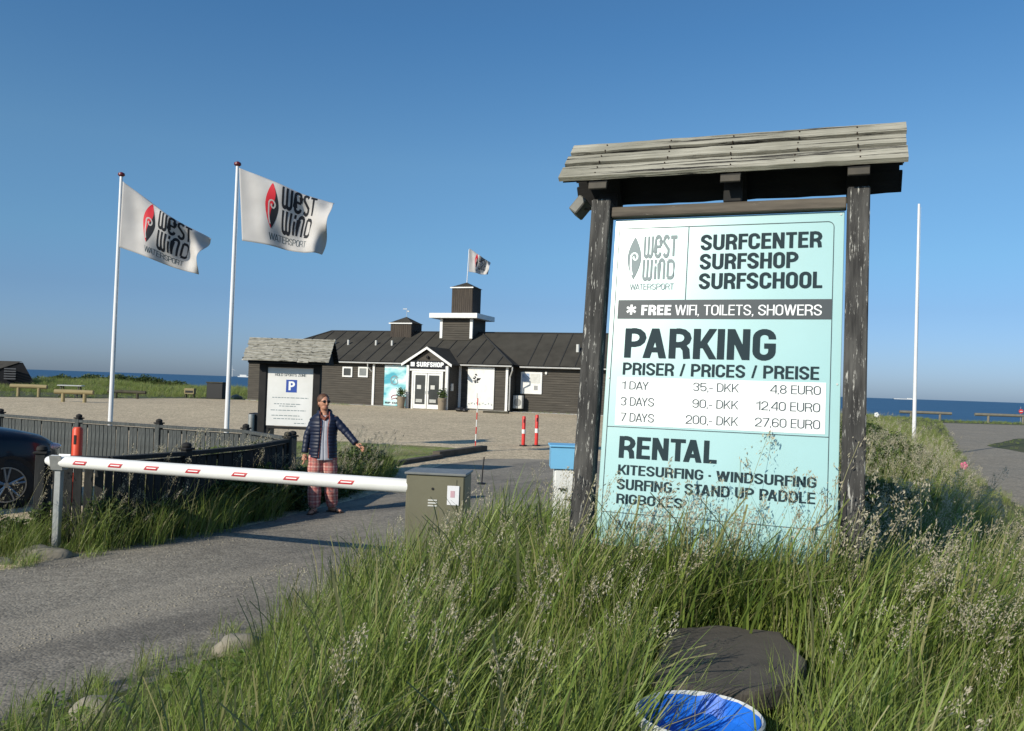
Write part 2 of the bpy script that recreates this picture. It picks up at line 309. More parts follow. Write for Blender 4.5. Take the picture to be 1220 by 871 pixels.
def logo_word(which, x0, x1, z0, z1):
    """four tall rounded letters, as (verts, faces) chunks"""
    t = .2; c = []
    def U(x, w, up=1.0, lo=0.0): return [(x, up)] + [(x + w / 2 - math.cos(R(a)) * w / 2, lo + w / 2 * .9 - math.sin(R(a)) * w / 2 * .9) for a in range(0, 181, 30)] + [(x + w, up)]
    t = .18
    if which == 'WEST':
        c += [ribbon(U(.0, .36), t), ribbon(U(.36, .36), t)]
        c += [ribbon([(1.5, .48), (1.02, .48)], t * .7), ribbon([(1.5, .5), (1.5, .78)] + arc(1.26, .78, .24, 0, 180, 6, .2) + [(1.02, .2)] + arc(1.26, .2, .24, 180, 360, 6, .2), t)]
        c += [ribbon(arc(2.02, .78, .22, 20, 180, 5, .2) + [(1.8, .68), (2.24, .34)] + arc(2.02, .2, .22, 0, -160, 5, .2), t)]
        c += [ribbon([(2.42, .93), (3.0, .93)], t * .9), ribbon([(2.71, .9), (2.71, 0)], t)]
    else:
        c += [ribbon(U(.0, .36), t), ribbon(U(.36, .36), t)]
        c += [ribbon([(1.08, .66), (1.08, 0)], t), ribbon([(1.08, 1.0), (1.08, .8)], t)]
        c += [ribbon([(1.42, 0), (1.42, .78)] + arc(1.65, .78, .23, 180, 0, 6, .2) + [(1.88, 0)], t)]
        c += [ribbon([(2.22, .1), (2.22, .92)], t), ribbon([(2.22, .92), (2.5, .92)] + arc(2.5, .7, .26, 80, 0, 4, .22) + [(2.76, .25)] + arc(2.5, .28, .26, 0, -80, 4, .22) + [(2.22, .07)], t * .9)]
    xm = 3.0 if which == 'WEST' else 2.85
    return [([(x0 + (p[0] + .08) / (xm + .1) * (x1 - x0), z0 + p[1] * (z1 - z0)) for p in v], f) for v, f in c]
def eye_logo(x0, x1, z0, z1):
    """pointed oval split by an S line into two colours, with a pale swirl on top; returns three pieces"""
    def T(P): return [(x0 + (p[0] / .3 + 1) / 2 * (x1 - x0), z0 + (p[1] + 1) / 2 * (z1 - z0)) for p in P]
    vx = lambda y: .3 * max(0.0, 1 - abs(y) ** 1.7) ** .95
    ys = [1 - i / 12 for i in range(25)]; sp = [(.13 * math.sin(math.pi * y) * (1 if y > 0 else .7) + .02, y) for y in ys[1:-1]]
    out = []
    for P in ([(-vx(y), y) for y in ys] + sp[::-1], [(vx(y), y) for y in ys] + sp[::-1]):
        bm = bmesh.new(); vs = [bm.verts.new((*p, 0)) for p in T(P)]; bm.faces.new(vs); bmesh.ops.triangulate(bm, faces=bm.faces[:]); bm.verts.index_update()
        out.append(([(v.co.x, v.co.y) for v in bm.verts], [[v.index for v in f.verts] for f in bm.faces])); bm.free()
    path = [(-.05, -.80), (-.10, -.6), (-.135, -.4), (-.14, -.2)] + arc(0, .06, .14, 180, -60, 12, .17) + [(.02, -.08), (-.035, 0.0), (-.02, .07)]
    v, f = ribbon(path, .062); out.append((T(v), f)); return out
def flat(mb, chunks, y, step=.0002):                              # 2D chunks -> vertical plane facing -y
    for i, (v, f) in enumerate(chunks): mb.add([(p[0], y - (i % 5) * step, p[1]) for p in v], f)
    return mb
def rect(x0, x1, z0, z1): return ([(x0, z0), (x1, z0), (x1, z1), (x0, z1)], [(0, 1, 2, 3)])

# ------------------------------------------------------------------ terrain
ISLAND = [(-9, -6), (-4.2, 2.0), (-2.9, 4.5), (-2.35, 5.2), (-1.9, 6.0), (-1.35, 7.2), (-1.05, 7.9), (-.2, 8.9), (1.0, 10.3), (1.7, 14), (3, 25), (6, 38), (12, 52), (26, 61.5),
          (31, 60.5), (16.2, 30.5), (12.1, 22), (10.2, 17.3), (8.2, 12.5), (6.6, 8), (5.4, 3), (5, -6)]
IS = np.array(ISLAND, float)
def inside(px, py, poly):
    r = np.zeros(px.shape, bool); n = len(poly)
    for i in range(n):
        x0, y0 = poly[i]; x1, y1 = poly[(i + 1) % n]
        c = ((y0 > py) != (y1 > py)) & (px < (x1 - x0) * (py - y0) / (y1 - y0 + 1e-12) + x0); r ^= c
    return r
def pdist(px, py, poly):
    d = np.full(px.shape, 1e9)
    for i in range(len(poly)):
        a = poly[i]; b = poly[(i + 1) % len(poly)]; e = b - a; L = (e ** 2).sum()
        t = np.clip(((px - a[0]) * e[0] + (py - a[1]) * e[1]) / L, 0, 1)
        d = np.minimum(d, np.hypot(px - a[0] - t * e[0], py - a[1] - t * e[1]))
    return d
def sm(t): t = np.clip(t, 0, 1); return t * t * (3 - 2 * t)
def shoreY(x): return np.where(x < -20, 90.0, np.where(x > 15, 70.0, 90 - (x + 20) / 35 * 20))
def gz(x, y):
    x = np.asarray(x, float); y = np.asarray(y, float)
    z = np.clip((y - 22) / 28, 0, 1) * .25
    d = pdist(x, y, IS); ins = inside(x, y, IS)
    h = .35 * sm(d / 1.1) * (.22 + .78 * sm((x + 2.3) / 1.9 + np.clip((y - 6.5) / 3, 0, 1))) + .27 * np.exp(-((x - 1.02) ** 2 + (y - 3.95) ** 2) / .42) + .35 * sm((d - .6) / 2.5) * sm((y - 8) / 6) * sm((34 - y) / 10)
    z = z + np.where(ins, h, 0)
    dn = sm((y - 63) / 9) * sm((92 - y) / 8) * sm((-23.5 - x) / 4) * (.38 + .22 * np.sin(x * .31 + 1) * np.sin(x * .13))
    z = z + dn
    s = shoreY(x); z = np.where(y > s, z - (y - s) * .35, z)
    return np.maximum(z, -3.0)
def grid_terrain():
    xs = np.unique(np.concatenate([np.arange(-8, 14.01, .3), np.linspace(-70, -8, 42), np.linspace(14, 38, 40), np.linspace(38, 90, 36), [-3000, -900, -300, -130, 200, 600, 3000]]))
    ys = np.unique(np.concatenate([np.arange(-3, 22.01, .3), [22.], np.linspace(22, 50, 47), np.linspace(50, 64, 25), np.linspace(64, 110, 46), [-200, -60, -20, -8]]))
    X, Y = np.meshgrid(xs, ys); Z = gz(X, Y)
    n, m = X.shape; me = bpy.data.meshes.new('ground')
    v = np.stack([X, Y, Z], -1).reshape(-1, 3)
    idx = np.arange(n * m).reshape(n, m); f = np.stack([idx[:-1, :-1], idx[:-1, 1:], idx[1:, 1:], idx[1:, :-1]], -1).reshape(-1, 4)
    me.from_pydata(v.tolist(), [], f.tolist()); me.materials.append(soil_m); me.polygons.foreach_set('use_smooth', [True] * len(me.polygons))
    link('ground', me, kind='structure')
grid_terrain()
def sheet(name, poly, dz, m, **kw):
    bm = bmesh.new(); vs = [bm.verts.new((p[0], p[1], 0)) for p in poly]; bm.faces.new(vs)
    for yy in (22, 50): bmesh.ops.bisect_plane(bm, geom=bm.verts[:] + bm.edges[:] + bm.faces[:], plane_co=(0, yy, 0), plane_no=(0, 1, 0))
    bmesh.ops.triangulate(bm, faces=bm.faces[:])
    for v in bm.verts: v.co.z = float(np.clip((v.co.y - 22) / 28, 0, 1) * .25) + dz
    bmesh.ops.recalc_face_normals(bm, faces=bm.faces[:])
    if sum(f.normal.z for f in bm.faces) < 0: bmesh.ops.reverse_faces(bm, faces=bm.faces[:])
    me = bpy.data.meshes.new(name); bm.to_mesh(me); bm.free(); me.materials.append(m)
    return link(name, me, **kw)
def wob(poly, amp=.12, step=.7, seed=0):
    out = []
    for i in range(len(poly)):
        a = Vector(poly[i]); b = Vector(poly[(i + 1) % len(poly)]); n = max(1, int((b - a).length / step))
        n = min(n, 60)
        for k in range(n):
            p = a.lerp(b, k / n); w = noise.noise(Vector((p.x * .9, p.y * .9, seed))); w2 = noise.noise(Vector((p.y * .9, p.x * .9, seed + 9)))
            out.append((p.x + w * amp * 2, p.y + w2 * amp * 2))
    return out
sheet('gravel_lot', [(-90, -4), (-16, 4), (-7.5, 6.3), (-4.6, 7.6), (-2.0, 12), (0, 9), (2.6, 9.5), (3.2, 20), (7, 36), (13, 50), (27, 60), (16, 62), (12, 66), (-14, 68), (-18.2, 59.4), (-22.5, 58.6), (-25.5, 51.5), (-30.2, 48.2), (-52, 42), (-90, 40)], .004, gravel_m, kind='structure')
sheet('road', wob([(-40, -14), (-14, 4.2), (-8, 6.6), (-5.6, 7.35), (-4.7, 8.0), (-4.25, 9.1), (-3.3, 10.6), (-2.85, 12), (-2.25, 14.2), (-1.9, 16.8), (-1.6, 19.5), (-.5, 21.6), (1.2, 22), (3.6, 22), (3.2, 12), (1.5, 8), (0, 5), (-3, -6), (-10, -20)], .06, .6, 1), .008, asphalt_m, kind='structure')
sheet('side_road', wob([(4, -20), (5.2, 3), (6.4, 8), (8.0, 12.5), (9.9, 17.3), (11.8, 22), (15.8, 30.5), (24, 48), (30, 60.2), (36, 61.5), (90, 66), (90, 40), (34, 42), (24.5, 40.5), (19.2, 34), (18.5, 28), (17, 20), (13, 8), (11, -20)], .1, .9, 2), .008, asphalt2_m, kind='structure')
lawn_poly = [(-2.95, 18.4), (-.75, 24.1), (-2.5, 24.9), (-5.3, 25.4), (-8.5, 24.5), (-9, 20), (-6, 16.4), (-3.6, 15)]
sheet('lawn', wob(lawn_poly, .12, .6, 3), .012, lawn_m, kind='structure')
sea = MB(); sea.add([(-40000, 60, -1), (40000, 60, -1), (40000, 45000, -1), (-40000, 45000, -1)], [(0, 1, 2, 3)]).build('sea', water_m, kind='structure')

# ------------------------------------------------------------------ main sign board
YAW, LEAN = R(20.81), R(7.74)
u = Vector((math.cos(YAW), -math.sin(YAW), 0)); v0 = Vector((math.sin(YAW), math.cos(YAW), 0))
nn = Vector((0, 0, 1)) * math.cos(LEAN) + v0 * math.sin(LEAN); vb = v0 * math.cos(LEAN) - Vector((0, 0, 1)) * math.sin(LEAN)
MS = Matrix((u, vb, nn)).transposed().to_4x4()
TLc = Vector((.6513, 5.5, 3.0116))
SB = 2.72                                                         # root sits this far below the panel's top, at the ground
root_p = TLc - nn * SB
sign = thing('information_board', 'tall teal price board with PARKING and RENTAL text between weathered posts under a plank roof', 'sign', root_p)
sign.rotation_euler = MS.to_euler()
BW, BH = 1.401, 2.097
def Z(z): return z + SB
pan = MB().bbox(0, BW, 0, .02, Z(-BH), Z(0), .003).build('panel', board_m, sign)
for x in (-.152, 1.413):
    MB().bbox(x, x + .125, -.075, .05, -.5, Z(.125), .008).build('post', post_m, sign)
MB().bbox(-.024, 1.41, -.045, .02, Z(.006), Z(.075), .006).build('crossbeam', beam_m, sign)
MB().bbox(.69, .80, -.04, .03, Z(.078), Z(.24), .006).build('short_post', darkwood, sign)
# roof: ridge at y=.05 z=.547, front eave y=-.197 z=.216, back eave y=.30
RX0, RX1 = -.35, 1.729
def plank(y0, z0, y1, z1, w0, w1, seed, mtl, lift):
    d = Vector((0, y1 - y0, z1 - z0)); dn = d.normalized(); nrm = Vector((0, -dn.z, dn.y)) if y1 > y0 else Vector((0, dn.z, -dn.y))
    if nrm.z < 0: nrm = -nrm
    n = 24; vs = []; rnd = random.Random(seed); t = .03
    e0 = [rnd.uniform(-.004, .004) for _ in range(n + 1)]; e1 = [rnd.uniform(-.003, .003) for _ in range(n + 1)]
    for i in range(n + 1):
        x = RX0 + w0 + (RX1 - RX0 + w1 - w0) * i / n
        A = Vector((x, y0, z0)) + dn * e0[i] + nrm * lift; B = Vector((x, y1, z1)) + dn * e1[i] + nrm * lift * .8
        for q in (A, B, B - nrm * t, A - nrm * t): vs.append(q + nrm * rnd.uniform(-.0015, .0015))
    fs = []
    for i in range(n):
        for k in range(4): fs.append((4 * i + k, 4 * i + (k + 1) % 4, 4 * i + 4 + (k + 1) % 4, 4 * i + 4 + k))
    fs += [(0, 1, 2, 3), (4 * n + 3, 4 * n + 2, 4 * n + 1, 4 * n)]
    return MB().add([(p.x, p.y, p.z + SB) for p in vs], fs).build('roof_plank', mtl, sign)
fy, fz, ry_, rz_, by = -.197, .216, .05, .547, .305
for i in range(3):
    a, b = i / 3 + (.085 if i else 0), (i + 1) / 3
    plank(fy + (ry_ - fy) * a, fz + (rz_ - fz) * a, fy + (ry_ - fy) * b, fz + (rz_ - fz) * b, (0, .004, .012)[i], (0, -.004, .003)[i], i, plank_m, .022)
    plank(by + (ry_ - by) * a, fz + (rz_ - fz) * a, by + (ry_ - by) * b, fz + (rz_ - fz) * b, .0, 0, 10 + i, darkwood, .022)  # back planks near-black: shade under the roof is put into their colour
MB().prism([(fy + .03, fz + .012), (ry_, rz_ - .028), (by - .03, fz + .012), (by - .03, fz - .004), (ry_, rz_ - .044), (fy + .03, fz - .004)], RX0 + .02, RX1 - .02, 'x', Matrix.Translation((0, 0, SB))).build('dark_roof_core', darkwood, sign)  # added dark core: its colour gives the shade in plank gaps and underside
for x in (-.15, .685, 1.41):                                      # rafters pairs in near-black wood, the underside's shade put into the colour
    m = MB(); m.prism([(fy + .02, fz - .065), (ry_, rz_ - .13), (by - .02, fz - .065), (by - .02, fz - .01), (ry_, rz_ - .042), (fy + .02, fz - .01)], x, x + .12, 'x', Matrix.Translation((0, 0, SB)))
    m.build('rafter', darkwood, sign)
    MB().bbox(x, x + .12, fy + .012, fy + .03, Z(fz - .062), Z(fz - .02), .003).build('rafter_end', mat('lit_rafter_end', (.07, .06, .045), (.05, .045, .035), 20), sign)  # paler end blocks: sunlight on the rafter ends put into the colour
nm_ = MB()
for i in range(3):
    for x in (-.1, .33, .74, 1.12, 1.47):
        for a in (.25, .75):
            f_ = (i + a) / 3; p_ = Vector((x + .01 * math.sin(i * 5 + x * 9), fy + (ry_ - fy) * f_, fz + (rz_ - fz) * f_ + SB)); n_ = Vector((0, -(rz_ - fz), ry_ - fy)).normalized()
            nm_.tube([p_ + n_ * .012, p_ + n_ * .0275], .0042, 7)
nm_.build('nails', mat('rusty_nail', (.05, .03, .02)), sign, kind='stuff')
# printed panel
py = -.0025

def fr(name, m, items, y=py):
    mb = MB(); flat(mb, items, y); 
    mb.v = [(a, b, c + SB) for a, b, c in mb.v]; return mb.build(name, m, sign)
fr('banner', mat('banner_ink', (.03, .045, .055), rough=.5), [rect(.052, 1.341, -.664, -.541)])
TX = [('SURFCENTER', .559, 1.277, -.221, -.121, .188), ('SURFSHOP', .559, 1.145, -.346, -.246, .188), ('SURFSCHOOL', .559, 1.285, -.473, -.372, .188),
      ('PARKING', .111, 1.033, -.917, -.727, .188), ('PRISER / PRICES / PREISE', .109, 1.281, -1.027, -.949, .165),
      ('RENTAL', .116, .716, -1.553, -1.417, .188), ('KITESURFING \u00b7 WINDSURFING', .118, 1.282, -1.656, -1.595, .165),
      ('SURFING \u00b7 STAND UP PADDLE', .116, 1.278, -1.748, -1.683, .165), ('RIGBOXES', .119, .526, -1.835, -1.775, .165)]
for t, a, b, c, d, bo in TX:
    for wd_ in stroke_words(t, a, b, c, d, bo): fr('lettering', dark_ink, wd_, py - .001)
for t, a, b, c, d in [('1 DAY', .108, .28, -1.12, -1.069), ('35,- DKK', .555, .828, -1.117, -1.065), ('4,8 EURO', 1.009, 1.293, -1.116, -1.064), ('3 DAYS', .108, .32, -1.224, -1.170),
                      ('90,- DKK', .556, .829, -1.22, -1.168), ('12,40 EURO', .932, 1.292, -1.218, -1.165), ('7 DAYS', .112, .325, -1.324, -1.270), ('200,- DKK', .52, .832, -1.321, -1.267),
                      ('27,60 EURO', .929, 1.294, -1.317, -1.264), ('WWW.WESTWIND.DK', .118, .719, -1.988, -1.938)]:
    for wd_ in stroke_words(t, a, b, c, d, .095): fr('lettering', thin_ink, wd_, py - .002)
fr('price_table', white_ink, [([(.079, -1.348), (1.321, -1.345), (1.321, -1.043), (.077, -1.043)], [(0, 1, 2, 3)])])
fr('lettering', white_ink, fit_text('FREE', .206, .396, -.641, -.575, .22), py - .002)
for wd_ in stroke_words('WIFI, TOILETS, SHOWERS', .42, 1.287, -.641, -.575, .115): fr('lettering', white_ink, wd_, py - .002)
star = [ribbon([(.141 - .033 * math.cos(R(a)), -.605 - .033 * math.sin(R(a))), (.141 + .033 * math.cos(R(a)), -.605 + .033 * math.sin(R(a)))], .015) for a in (90, 30, 150)]
fr('star', white_ink, star, py - .002)
corner = arc(1.343 - .035, -.062 - .035, .035, 0, 90, 6)
lines = [ribbon([(.03, -2.05), (.03, -.062)] + corner[::-1][0:0], .004), ribbon([(.03, -.062), (1.308, -.062)], .004), ribbon(corner, .004), ribbon([(1.343, -.097), (1.343, -2.05)], .004),
         ribbon([(.48, -.062), (.48, -.54)], .004), ribbon([(.032, -1.36), (1.341, -1.36)], .004), ribbon([(.032, -1.891), (1.341, -1.891)], .004)]
fr('rule_lines', thin_ink, lines, py - .0005)
fr('logo_lettering', grey_ink, logo_word('WEST', .198, .411, -.255, -.119) + logo_word('WIND', .198, .405, -.405, -.275), py - .001)
fr('logo_lettering', grey_ink, fit_text('WATERSPORT', .12, .403, -.474, -.434, .09), py - .001)
el_ = eye_logo(.094, .184, -.404, -.121); fr('logo_emblem', grey_ink, el_[:2], py - .001); fr('logo_swirl', board_m, el_[2:], py - .002)
sc_m = MB()
for x, z in ((.02, -.02), (BW - .02, -.02), (.02, -1.05), (BW - .02, -1.05)): sc_m.tube([(x, -.004, Z(z)), (x, .001, Z(z))], .006, 8)
sc_m.build('screws', metal_m, sign, kind='stuff')
# lamp on an arm under the left end of the roof
lamp = MB(); Ml = Matrix.Translation((-.30, .17, Z(.16))) @ Matrix.Rotation(R(38), 4, 'Y')
lamp.bbox(-.035, .035, -.08, .08, -.06, .06, .008, Ml); lo = lamp.build('floodlight', mat('grey_lamp_housing', (.12, .12, .11), (.2, .2, .18), 10, .6), sign)
MB().tube([(-.28, .17, Z(.15)), (-.15, .15, Z(.135))], .009, 8).build('lamp_arm', beam_m, sign)
MB().prism([(-.165, .07), (-.155, .22), (-.03, .22), (-.03, .07)], .10, .13, 'y', Matrix.Translation((0, 0, SB))).build('roof_bracket', darkwood, sign)

# ------------------------------------------------------------------ flags
def flag_surface(kind):
    if kind == 0: hT, hB, fT, fB = (0, 1.53), (-.02, 0), (1.84, .42), (1.68, -.545)       # left flag
    elif kind == 1: hT, hB, fT, fB = (.02, 1.57), (.15, 0), (2.03, 1.03), (1.83, -.20)
    else: hT, hB, fT, fB = (.02, 1.5), (.02, 0), (1.45, .75), (1.25, -.1)
    def S(a, b):                                                  # a along the fly, b down the hoist
        x = (1 - b) * (hT[0] * (1 - a) + fT[0] * a) + b * (hB[0] * (1 - a) + fB[0] * a)
        z = (1 - b) * (hT[1] * (1 - a) + fT[1] * a) + b * (hB[1] * (1 - a) + fB[1] * a)
        ph = (.4, 1.7, .9)[kind]
        y = .20 * a * math.sin(a * 8.5 + b * 1.6 + ph) + .055 * a * math.sin(a * 21 - b * 4 + ph) + .03 * a * math.sin(b * 9 - a * 12) + .55 * a - .06 * math.sin(math.pi * a)
        y += .02 * math.sin(b * 14 + a * 5) * a
        z += .035 * math.sin(a * math.pi * 2.2 + .6) * a - .05 * math.sin(math.pi * a) * (1 - b) * (1.3 if kind == 0 else .6)
        x += .03 * math.sin(b * 5 + 1) * a
        k = max(0, a - .80) / .20; y += k * k * .22 * math.sin(b * 7 + ph); x -= k * k * .10 * (.5 + .5 * math.sin(b * 5 + ph))
        t = max(0, .10 - b) / .10; y += .05 * t * t * a * 2; z -= .05 * t * t * a
        return Vector((x, y, z))
    return S
def flag_mesh(S, mb):
    n, m = 60, 34; vs = [S(i / n, j / m) for j in range(m + 1) for i in range(n + 1)]
    fs = [(j * (n + 1) + i, j * (n + 1) + i + 1, (j + 1) * (n + 1) + i + 1, (j + 1) * (n + 1) + i) for j in range(m) for i in range(n)]
    return mb.add(vs, fs)
def wrap(S, chunks, off):
    mb = MB()
    for ci, (v, f) in enumerate(chunks):
        bm = bmesh.new(); bv = [bm.verts.new((p[0], p[1], 0)) for p in v]
        for q in f:
            try: bm.faces.new([bv[i] for i in q])
            except ValueError: pass
        bmesh.ops.triangulate(bm, faces=bm.faces[:])
        for k in range(1, 60): bmesh.ops.bisect_plane(bm, geom=bm.verts[:] + bm.edges[:] + bm.faces[:], plane_co=(k / 60, 0, 0), plane_no=(1, 0, 0))
        for k in range(1, 34): bmesh.ops.bisect_plane(bm, geom=bm.verts[:] + bm.edges[:] + bm.faces[:], plane_co=(0, k / 34, 0), plane_no=(0, 1, 0))
        bm.verts.index_update(); P = []
        for vv in bm.verts:
            a, b = vv.co.x, vv.co.y; p = S(a, b); da = S(a + .01, b) - p; db = S(a, b + .01) - p; nm = da.cross(db).normalized()
            if nm.y > 0: nm = -nm
            P.append(p + nm * (off + (ci % 5) * .0005 * (1 if off > 0 else -1)))
        mb.add(P, [[x.index for x in q.verts] for q in bm.faces]); bm.free()
    return mb
def fl(v): return [([(p[0], p[1]) for p in vv], ff) for vv, ff in v]
cloth_m = mat('white_flag_cloth', (.70, .68, .66), (.64, .62, .60), 3, .85, transl=.3)
def make_flag(kind, loc, label, scale=1.0, small=False):
    S = flag_surface(kind); t = thing('flag', label, 'flag', loc, group='white club flags'); t.scale = (scale,) * 3
    o = flag_mesh(S, MB()).build('cloth', cloth_m, t, smooth=True)
    md = o.modifiers.new('solid', 'SOLIDIFY'); md.thickness = .003; md.offset = 0
    e = eye_logo(.28, .42, .02, .72) if kind == 1 else eye_logo(.27, .42, .02, .74)
    e = [([(p[0], .74 - p[1] + .02) for p in v], f) for v, f in e]; e[2] = (e[2][0], e[2][1])
    def flip(ch, z0, z1): return [([(p[0], z0 + z1 - p[1]) for p in v], f) for v, f in ch]
    w1 = flip(logo_word('WEST', .45, .79, .03, .35), .03, .35); w2 = flip(logo_word('WIND', .46, .79, .40, .74), .40, .74)
    w3 = flip(fit_text('WATERSPORT', .33, .76, .80, .91, .09), .80, .91)
    for side, off in ((0, .004), (1, -.004)):
        if small and side: continue
        wrap(S, [e[0]], off).build('emblem', red_ink, t); wrap(S, [e[1]], off).build('emblem', blk_ink, t); wrap(S, [e[2]], off * 1.5).build('emblem_swirl', cloth_m, t)
        wrap(S, w1 + w2, off).build('lettering', blk_ink, t)
        wrap(S, w3, off).build('lettering', grey_ink if small else thin_ink, t)
    return t
def flagpole(x, y, h, label, r0=.055, r1=.034, cap=True):
    g = float(gz(x, y)); t = thing('flagpole', label, 'flagpole', (x, y, g), group='white flagpoles')
    MB().tube([(0, 0, -.1), (0, 0, (h - g) * .5), (0, 0, h - g)], [r0, (r0 + r1) / 2, r1], 14).build('mast', flagpole_m, t, True)
    MB().tube([(0, 0, 0), (0, 0, .12)], r0 * 1.7, 14).build('base_collar', metal_m, t, True)
    if cap: MB().tube([(0, 0, h - g), (0, 0, h - g + .03), (0, 0, h - g + .075), (0, 0, h - g + .10)], [r1 * 1.2, r1 * 2.3, r1 * 2.1, r1 * .7], 12).build('cap', mat('dark_red_cap', (.13, .012, .018), rough=.4), t, True)
    MB().tube([(r1 + .012, -.01, .9), (r1 + .02, -.01, h - g - .1)], .0035, 5).build('halyard', offwhite, t)
flagpole(-9.22, 19.4, 6.45, 'leftmost white flagpole behind the fence, carrying the more drooping flag')
make_flag(0, (-9.17, 19.38, 4.80), 'white surf logo flag, drooping, on the leftmost flagpole')
flagpole(-6.06, 18.0, 6.43, 'white flagpole nearest the parking notice board, with red cap and spread flag')
make_flag(1, (-6.04, 17.98, 4.82), 'white surf logo flag, well spread, on the second flagpole from the left')
flagpole(12.5, 26, 7.98, 'bare white flagpole right of the big teal sign, without a flag', .06, .036, False)

# ------------------------------------------------------------------ surf shop building
B0 = Vector((-.22, 52.17, .25)); BR = -R(20)
bld = thing('surf_shop', 'long low black boarded surf shop with white door, hipped felt roof and two roof turrets', 'building', B0, BR)
def siding(s0, s1, k, z0, z1, horizontal=True, name='siding', par=bld, axis='x', face=-1, step=.15):
    """lapped boards on a wall; axis x: runs along s at depth k, axis y: runs along k at s"""
    m = MB(); z = z0
    while z < z1 - .01:
        h = min(step, z1 - z); t0, t1 = .05, .008
        if axis == 'x':
            vs = [(s0, k, z), (s1, k, z), (s1, k, z + h), (s0, k, z + h), (s0, k + face * t0, z), (s1, k + face * t0, z), (s1, k + face * t1, z + h), (s0, k + face * t1, z + h)]
        else:
            vs = [(k, s0, z), (k, s1, z), (k, s1, z + h), (k, s0, z + h), (k - face * t0, s0, z), (k - face * t0, s1, z), (k - face * t1, s1, z + h), (k - face * t1, s0, z + h)]
        m.add(vs, [(0, 1, 2, 3), (4, 5, 6, 7), (0, 1, 5, 4), (1, 2, 6, 5), (2, 3, 7, 6), (3, 0, 4, 7)]); z += h
    return m.build(name, siding_m, par, kind='stuff')
WT = 2.86
MB().box(-19.4, 0, .05, 8, -.3, WT).build('wall', siding_m, bld)
MB().box(.002, 9.3, 1.35, 8, -.3, WT).build('wall', siding_m, bld)
MB().box(-19.5, .06, -.06, .05, -.4, .06).build('plinth', mat('concrete', (.3, .29, .26), (.22, .21, .19), 4, .9), bld)
MB().box(.0, 9.4, 1.26, 1.35, -.4, .04).build('plinth', MATS['concrete'], bld)
siding(-19.4, -9.52, .05, .06, WT); siding(-9.36, -6.3, .05, .06, WT); siding(-3.3, -.12, .05, .06, WT); siding(.06, 9.3, 1.35, .04, WT)
siding(.0, 1.35, .0, .06, WT, axis='y', face=-1)
siding(1.35, 8, 9.3, .06, WT, axis='y', face=-1); siding(.05, 8, -19.4, .06, WT, axis='y', face=1)
EZ, RZ = 2.88, 5.12
rf = MB()
A = [(-19.7, -.3, EZ), (.35, -.3, EZ), (-3.5, 4, RZ), (-15.3, 4, RZ)]
for poly in (A, [(-19.7, 8.3, EZ), (-19.7, -.3, EZ), (-15.3, 4, RZ)], [(.35, -.3, EZ), (.35, 1.0, EZ), (-3.5, 4, RZ)], [(.35, 1.0, EZ), (9.7, 1.0, EZ), (9.7, 4, RZ), (-3.5, 4, RZ)],
             [(9.7, 8.3, EZ), (-19.7, 8.3, EZ), (-15.3, 4, RZ), (9.7, 4, RZ)]):
    rf.add([(p[0], p[1], p[2] + .06) for p in poly], [tuple(range(len(poly)))]); rf.add([(p[0], p[1], p[2] - .02) for p in poly], [tuple(range(len(poly)))])
roof = rf.build('roof', roof_m, bld)
MB().box(9.33, 9.45, 1.3, 8, WT, WT + .02).build('gable_sill', siding_m, bld)
MB().prism([(1.1, EZ - .02), (4, RZ - .04), (8.2, EZ - .02)], 9.2, 9.32, 'x').build('gable_wall', siding_m, bld)
def seam(s, k0, k1, eave_k, name='seam'):
    sl = (RZ - EZ) / (4 - eave_k); z0 = EZ + .06 + (k0 - eave_k) * sl; z1 = EZ + .06 + (k1 - eave_k) * sl
    vs = [(s - .03, k0, z0 - .01), (s + .03, k0, z0 - .01), (s + .03, k1, z1 - .01), (s - .03, k1, z1 - .01)]; vs += [(a, b, c + .05) for a, b, c in vs]
    MB().add(vs, [(0, 1, 2, 3), (4, 5, 6, 7), (0, 1, 5, 4), (1, 2, 6, 5), (2, 3, 7, 6), (3, 0, 4, 7)]).build(name, seam_m, roof)
s = -19.2
while s < .2:
    kt = 4.0
    if s < -15.3: kt = -.3 + (s + 19.7) / 4.4 * 4.3
    if s > -3.5: kt = 4 - (s + 3.5) / 3.85 * 4.3
    k0 = -.3
    if -6.3 < s < -3.3: k0 = 1.5 - abs(s + 4.8) * 1.0
    if kt - k0 > .3: seam(s, k0, kt, -.3)
    s += 1.03
s = .9
while s < 9.6: seam(s, 1.0, 4, 1.0); s += 1.03
def roof_strip(p, q, w=.07, h=.05, name='hip_cap', m=seam_m):
    MB().tube([Vector(p) + Vector((0, 0, .07)), Vector(q) + Vector((0, 0, .07))], w, 6).build(name, m, roof)
roof_strip((.35, -.3, EZ), (-3.5, 4, RZ)); roof_strip((-19.7, -.3, EZ), (-15.3, 4, RZ)); roof_strip((-15.3, 4, RZ), (9.7, 4, RZ), name='ridge_cap')
gut = mat('grey_gutter', (.5, .5, .48), (.4, .4, .38), 3, .5)
for a, b, k in ((-19.7, -6.46, -.36), (-3.12, .36, -.36), (.40, 9.7, .94)):
    MB().bbox(a, b, k - .05, k + .05, EZ - .09, EZ + .0, .02).build('gutter', gut, bld)
MB().box(-19.6, .3, -.28, .05, EZ - .1, EZ - .03).build('soffit', darkwood, bld); MB().box(.32, 9.6, 1.02, 1.35, EZ - .1, EZ - .03).build('soffit', darkwood, bld)
for s, k in ((-9.44, 0), (-.06, 0), (-3.24, 0)):
    MB().bbox(s - .08, s + .08, k - .06, k + .04, 0, WT - .08, .01).build('corner_board', white, bld)
MB().tube([(.38, -.3, EZ - .08), (.38, -.3, EZ - .3), (.12, .04, EZ - .7), (.12, .04, .1)], .045, 8).build('downpipe', gut, bld, True)
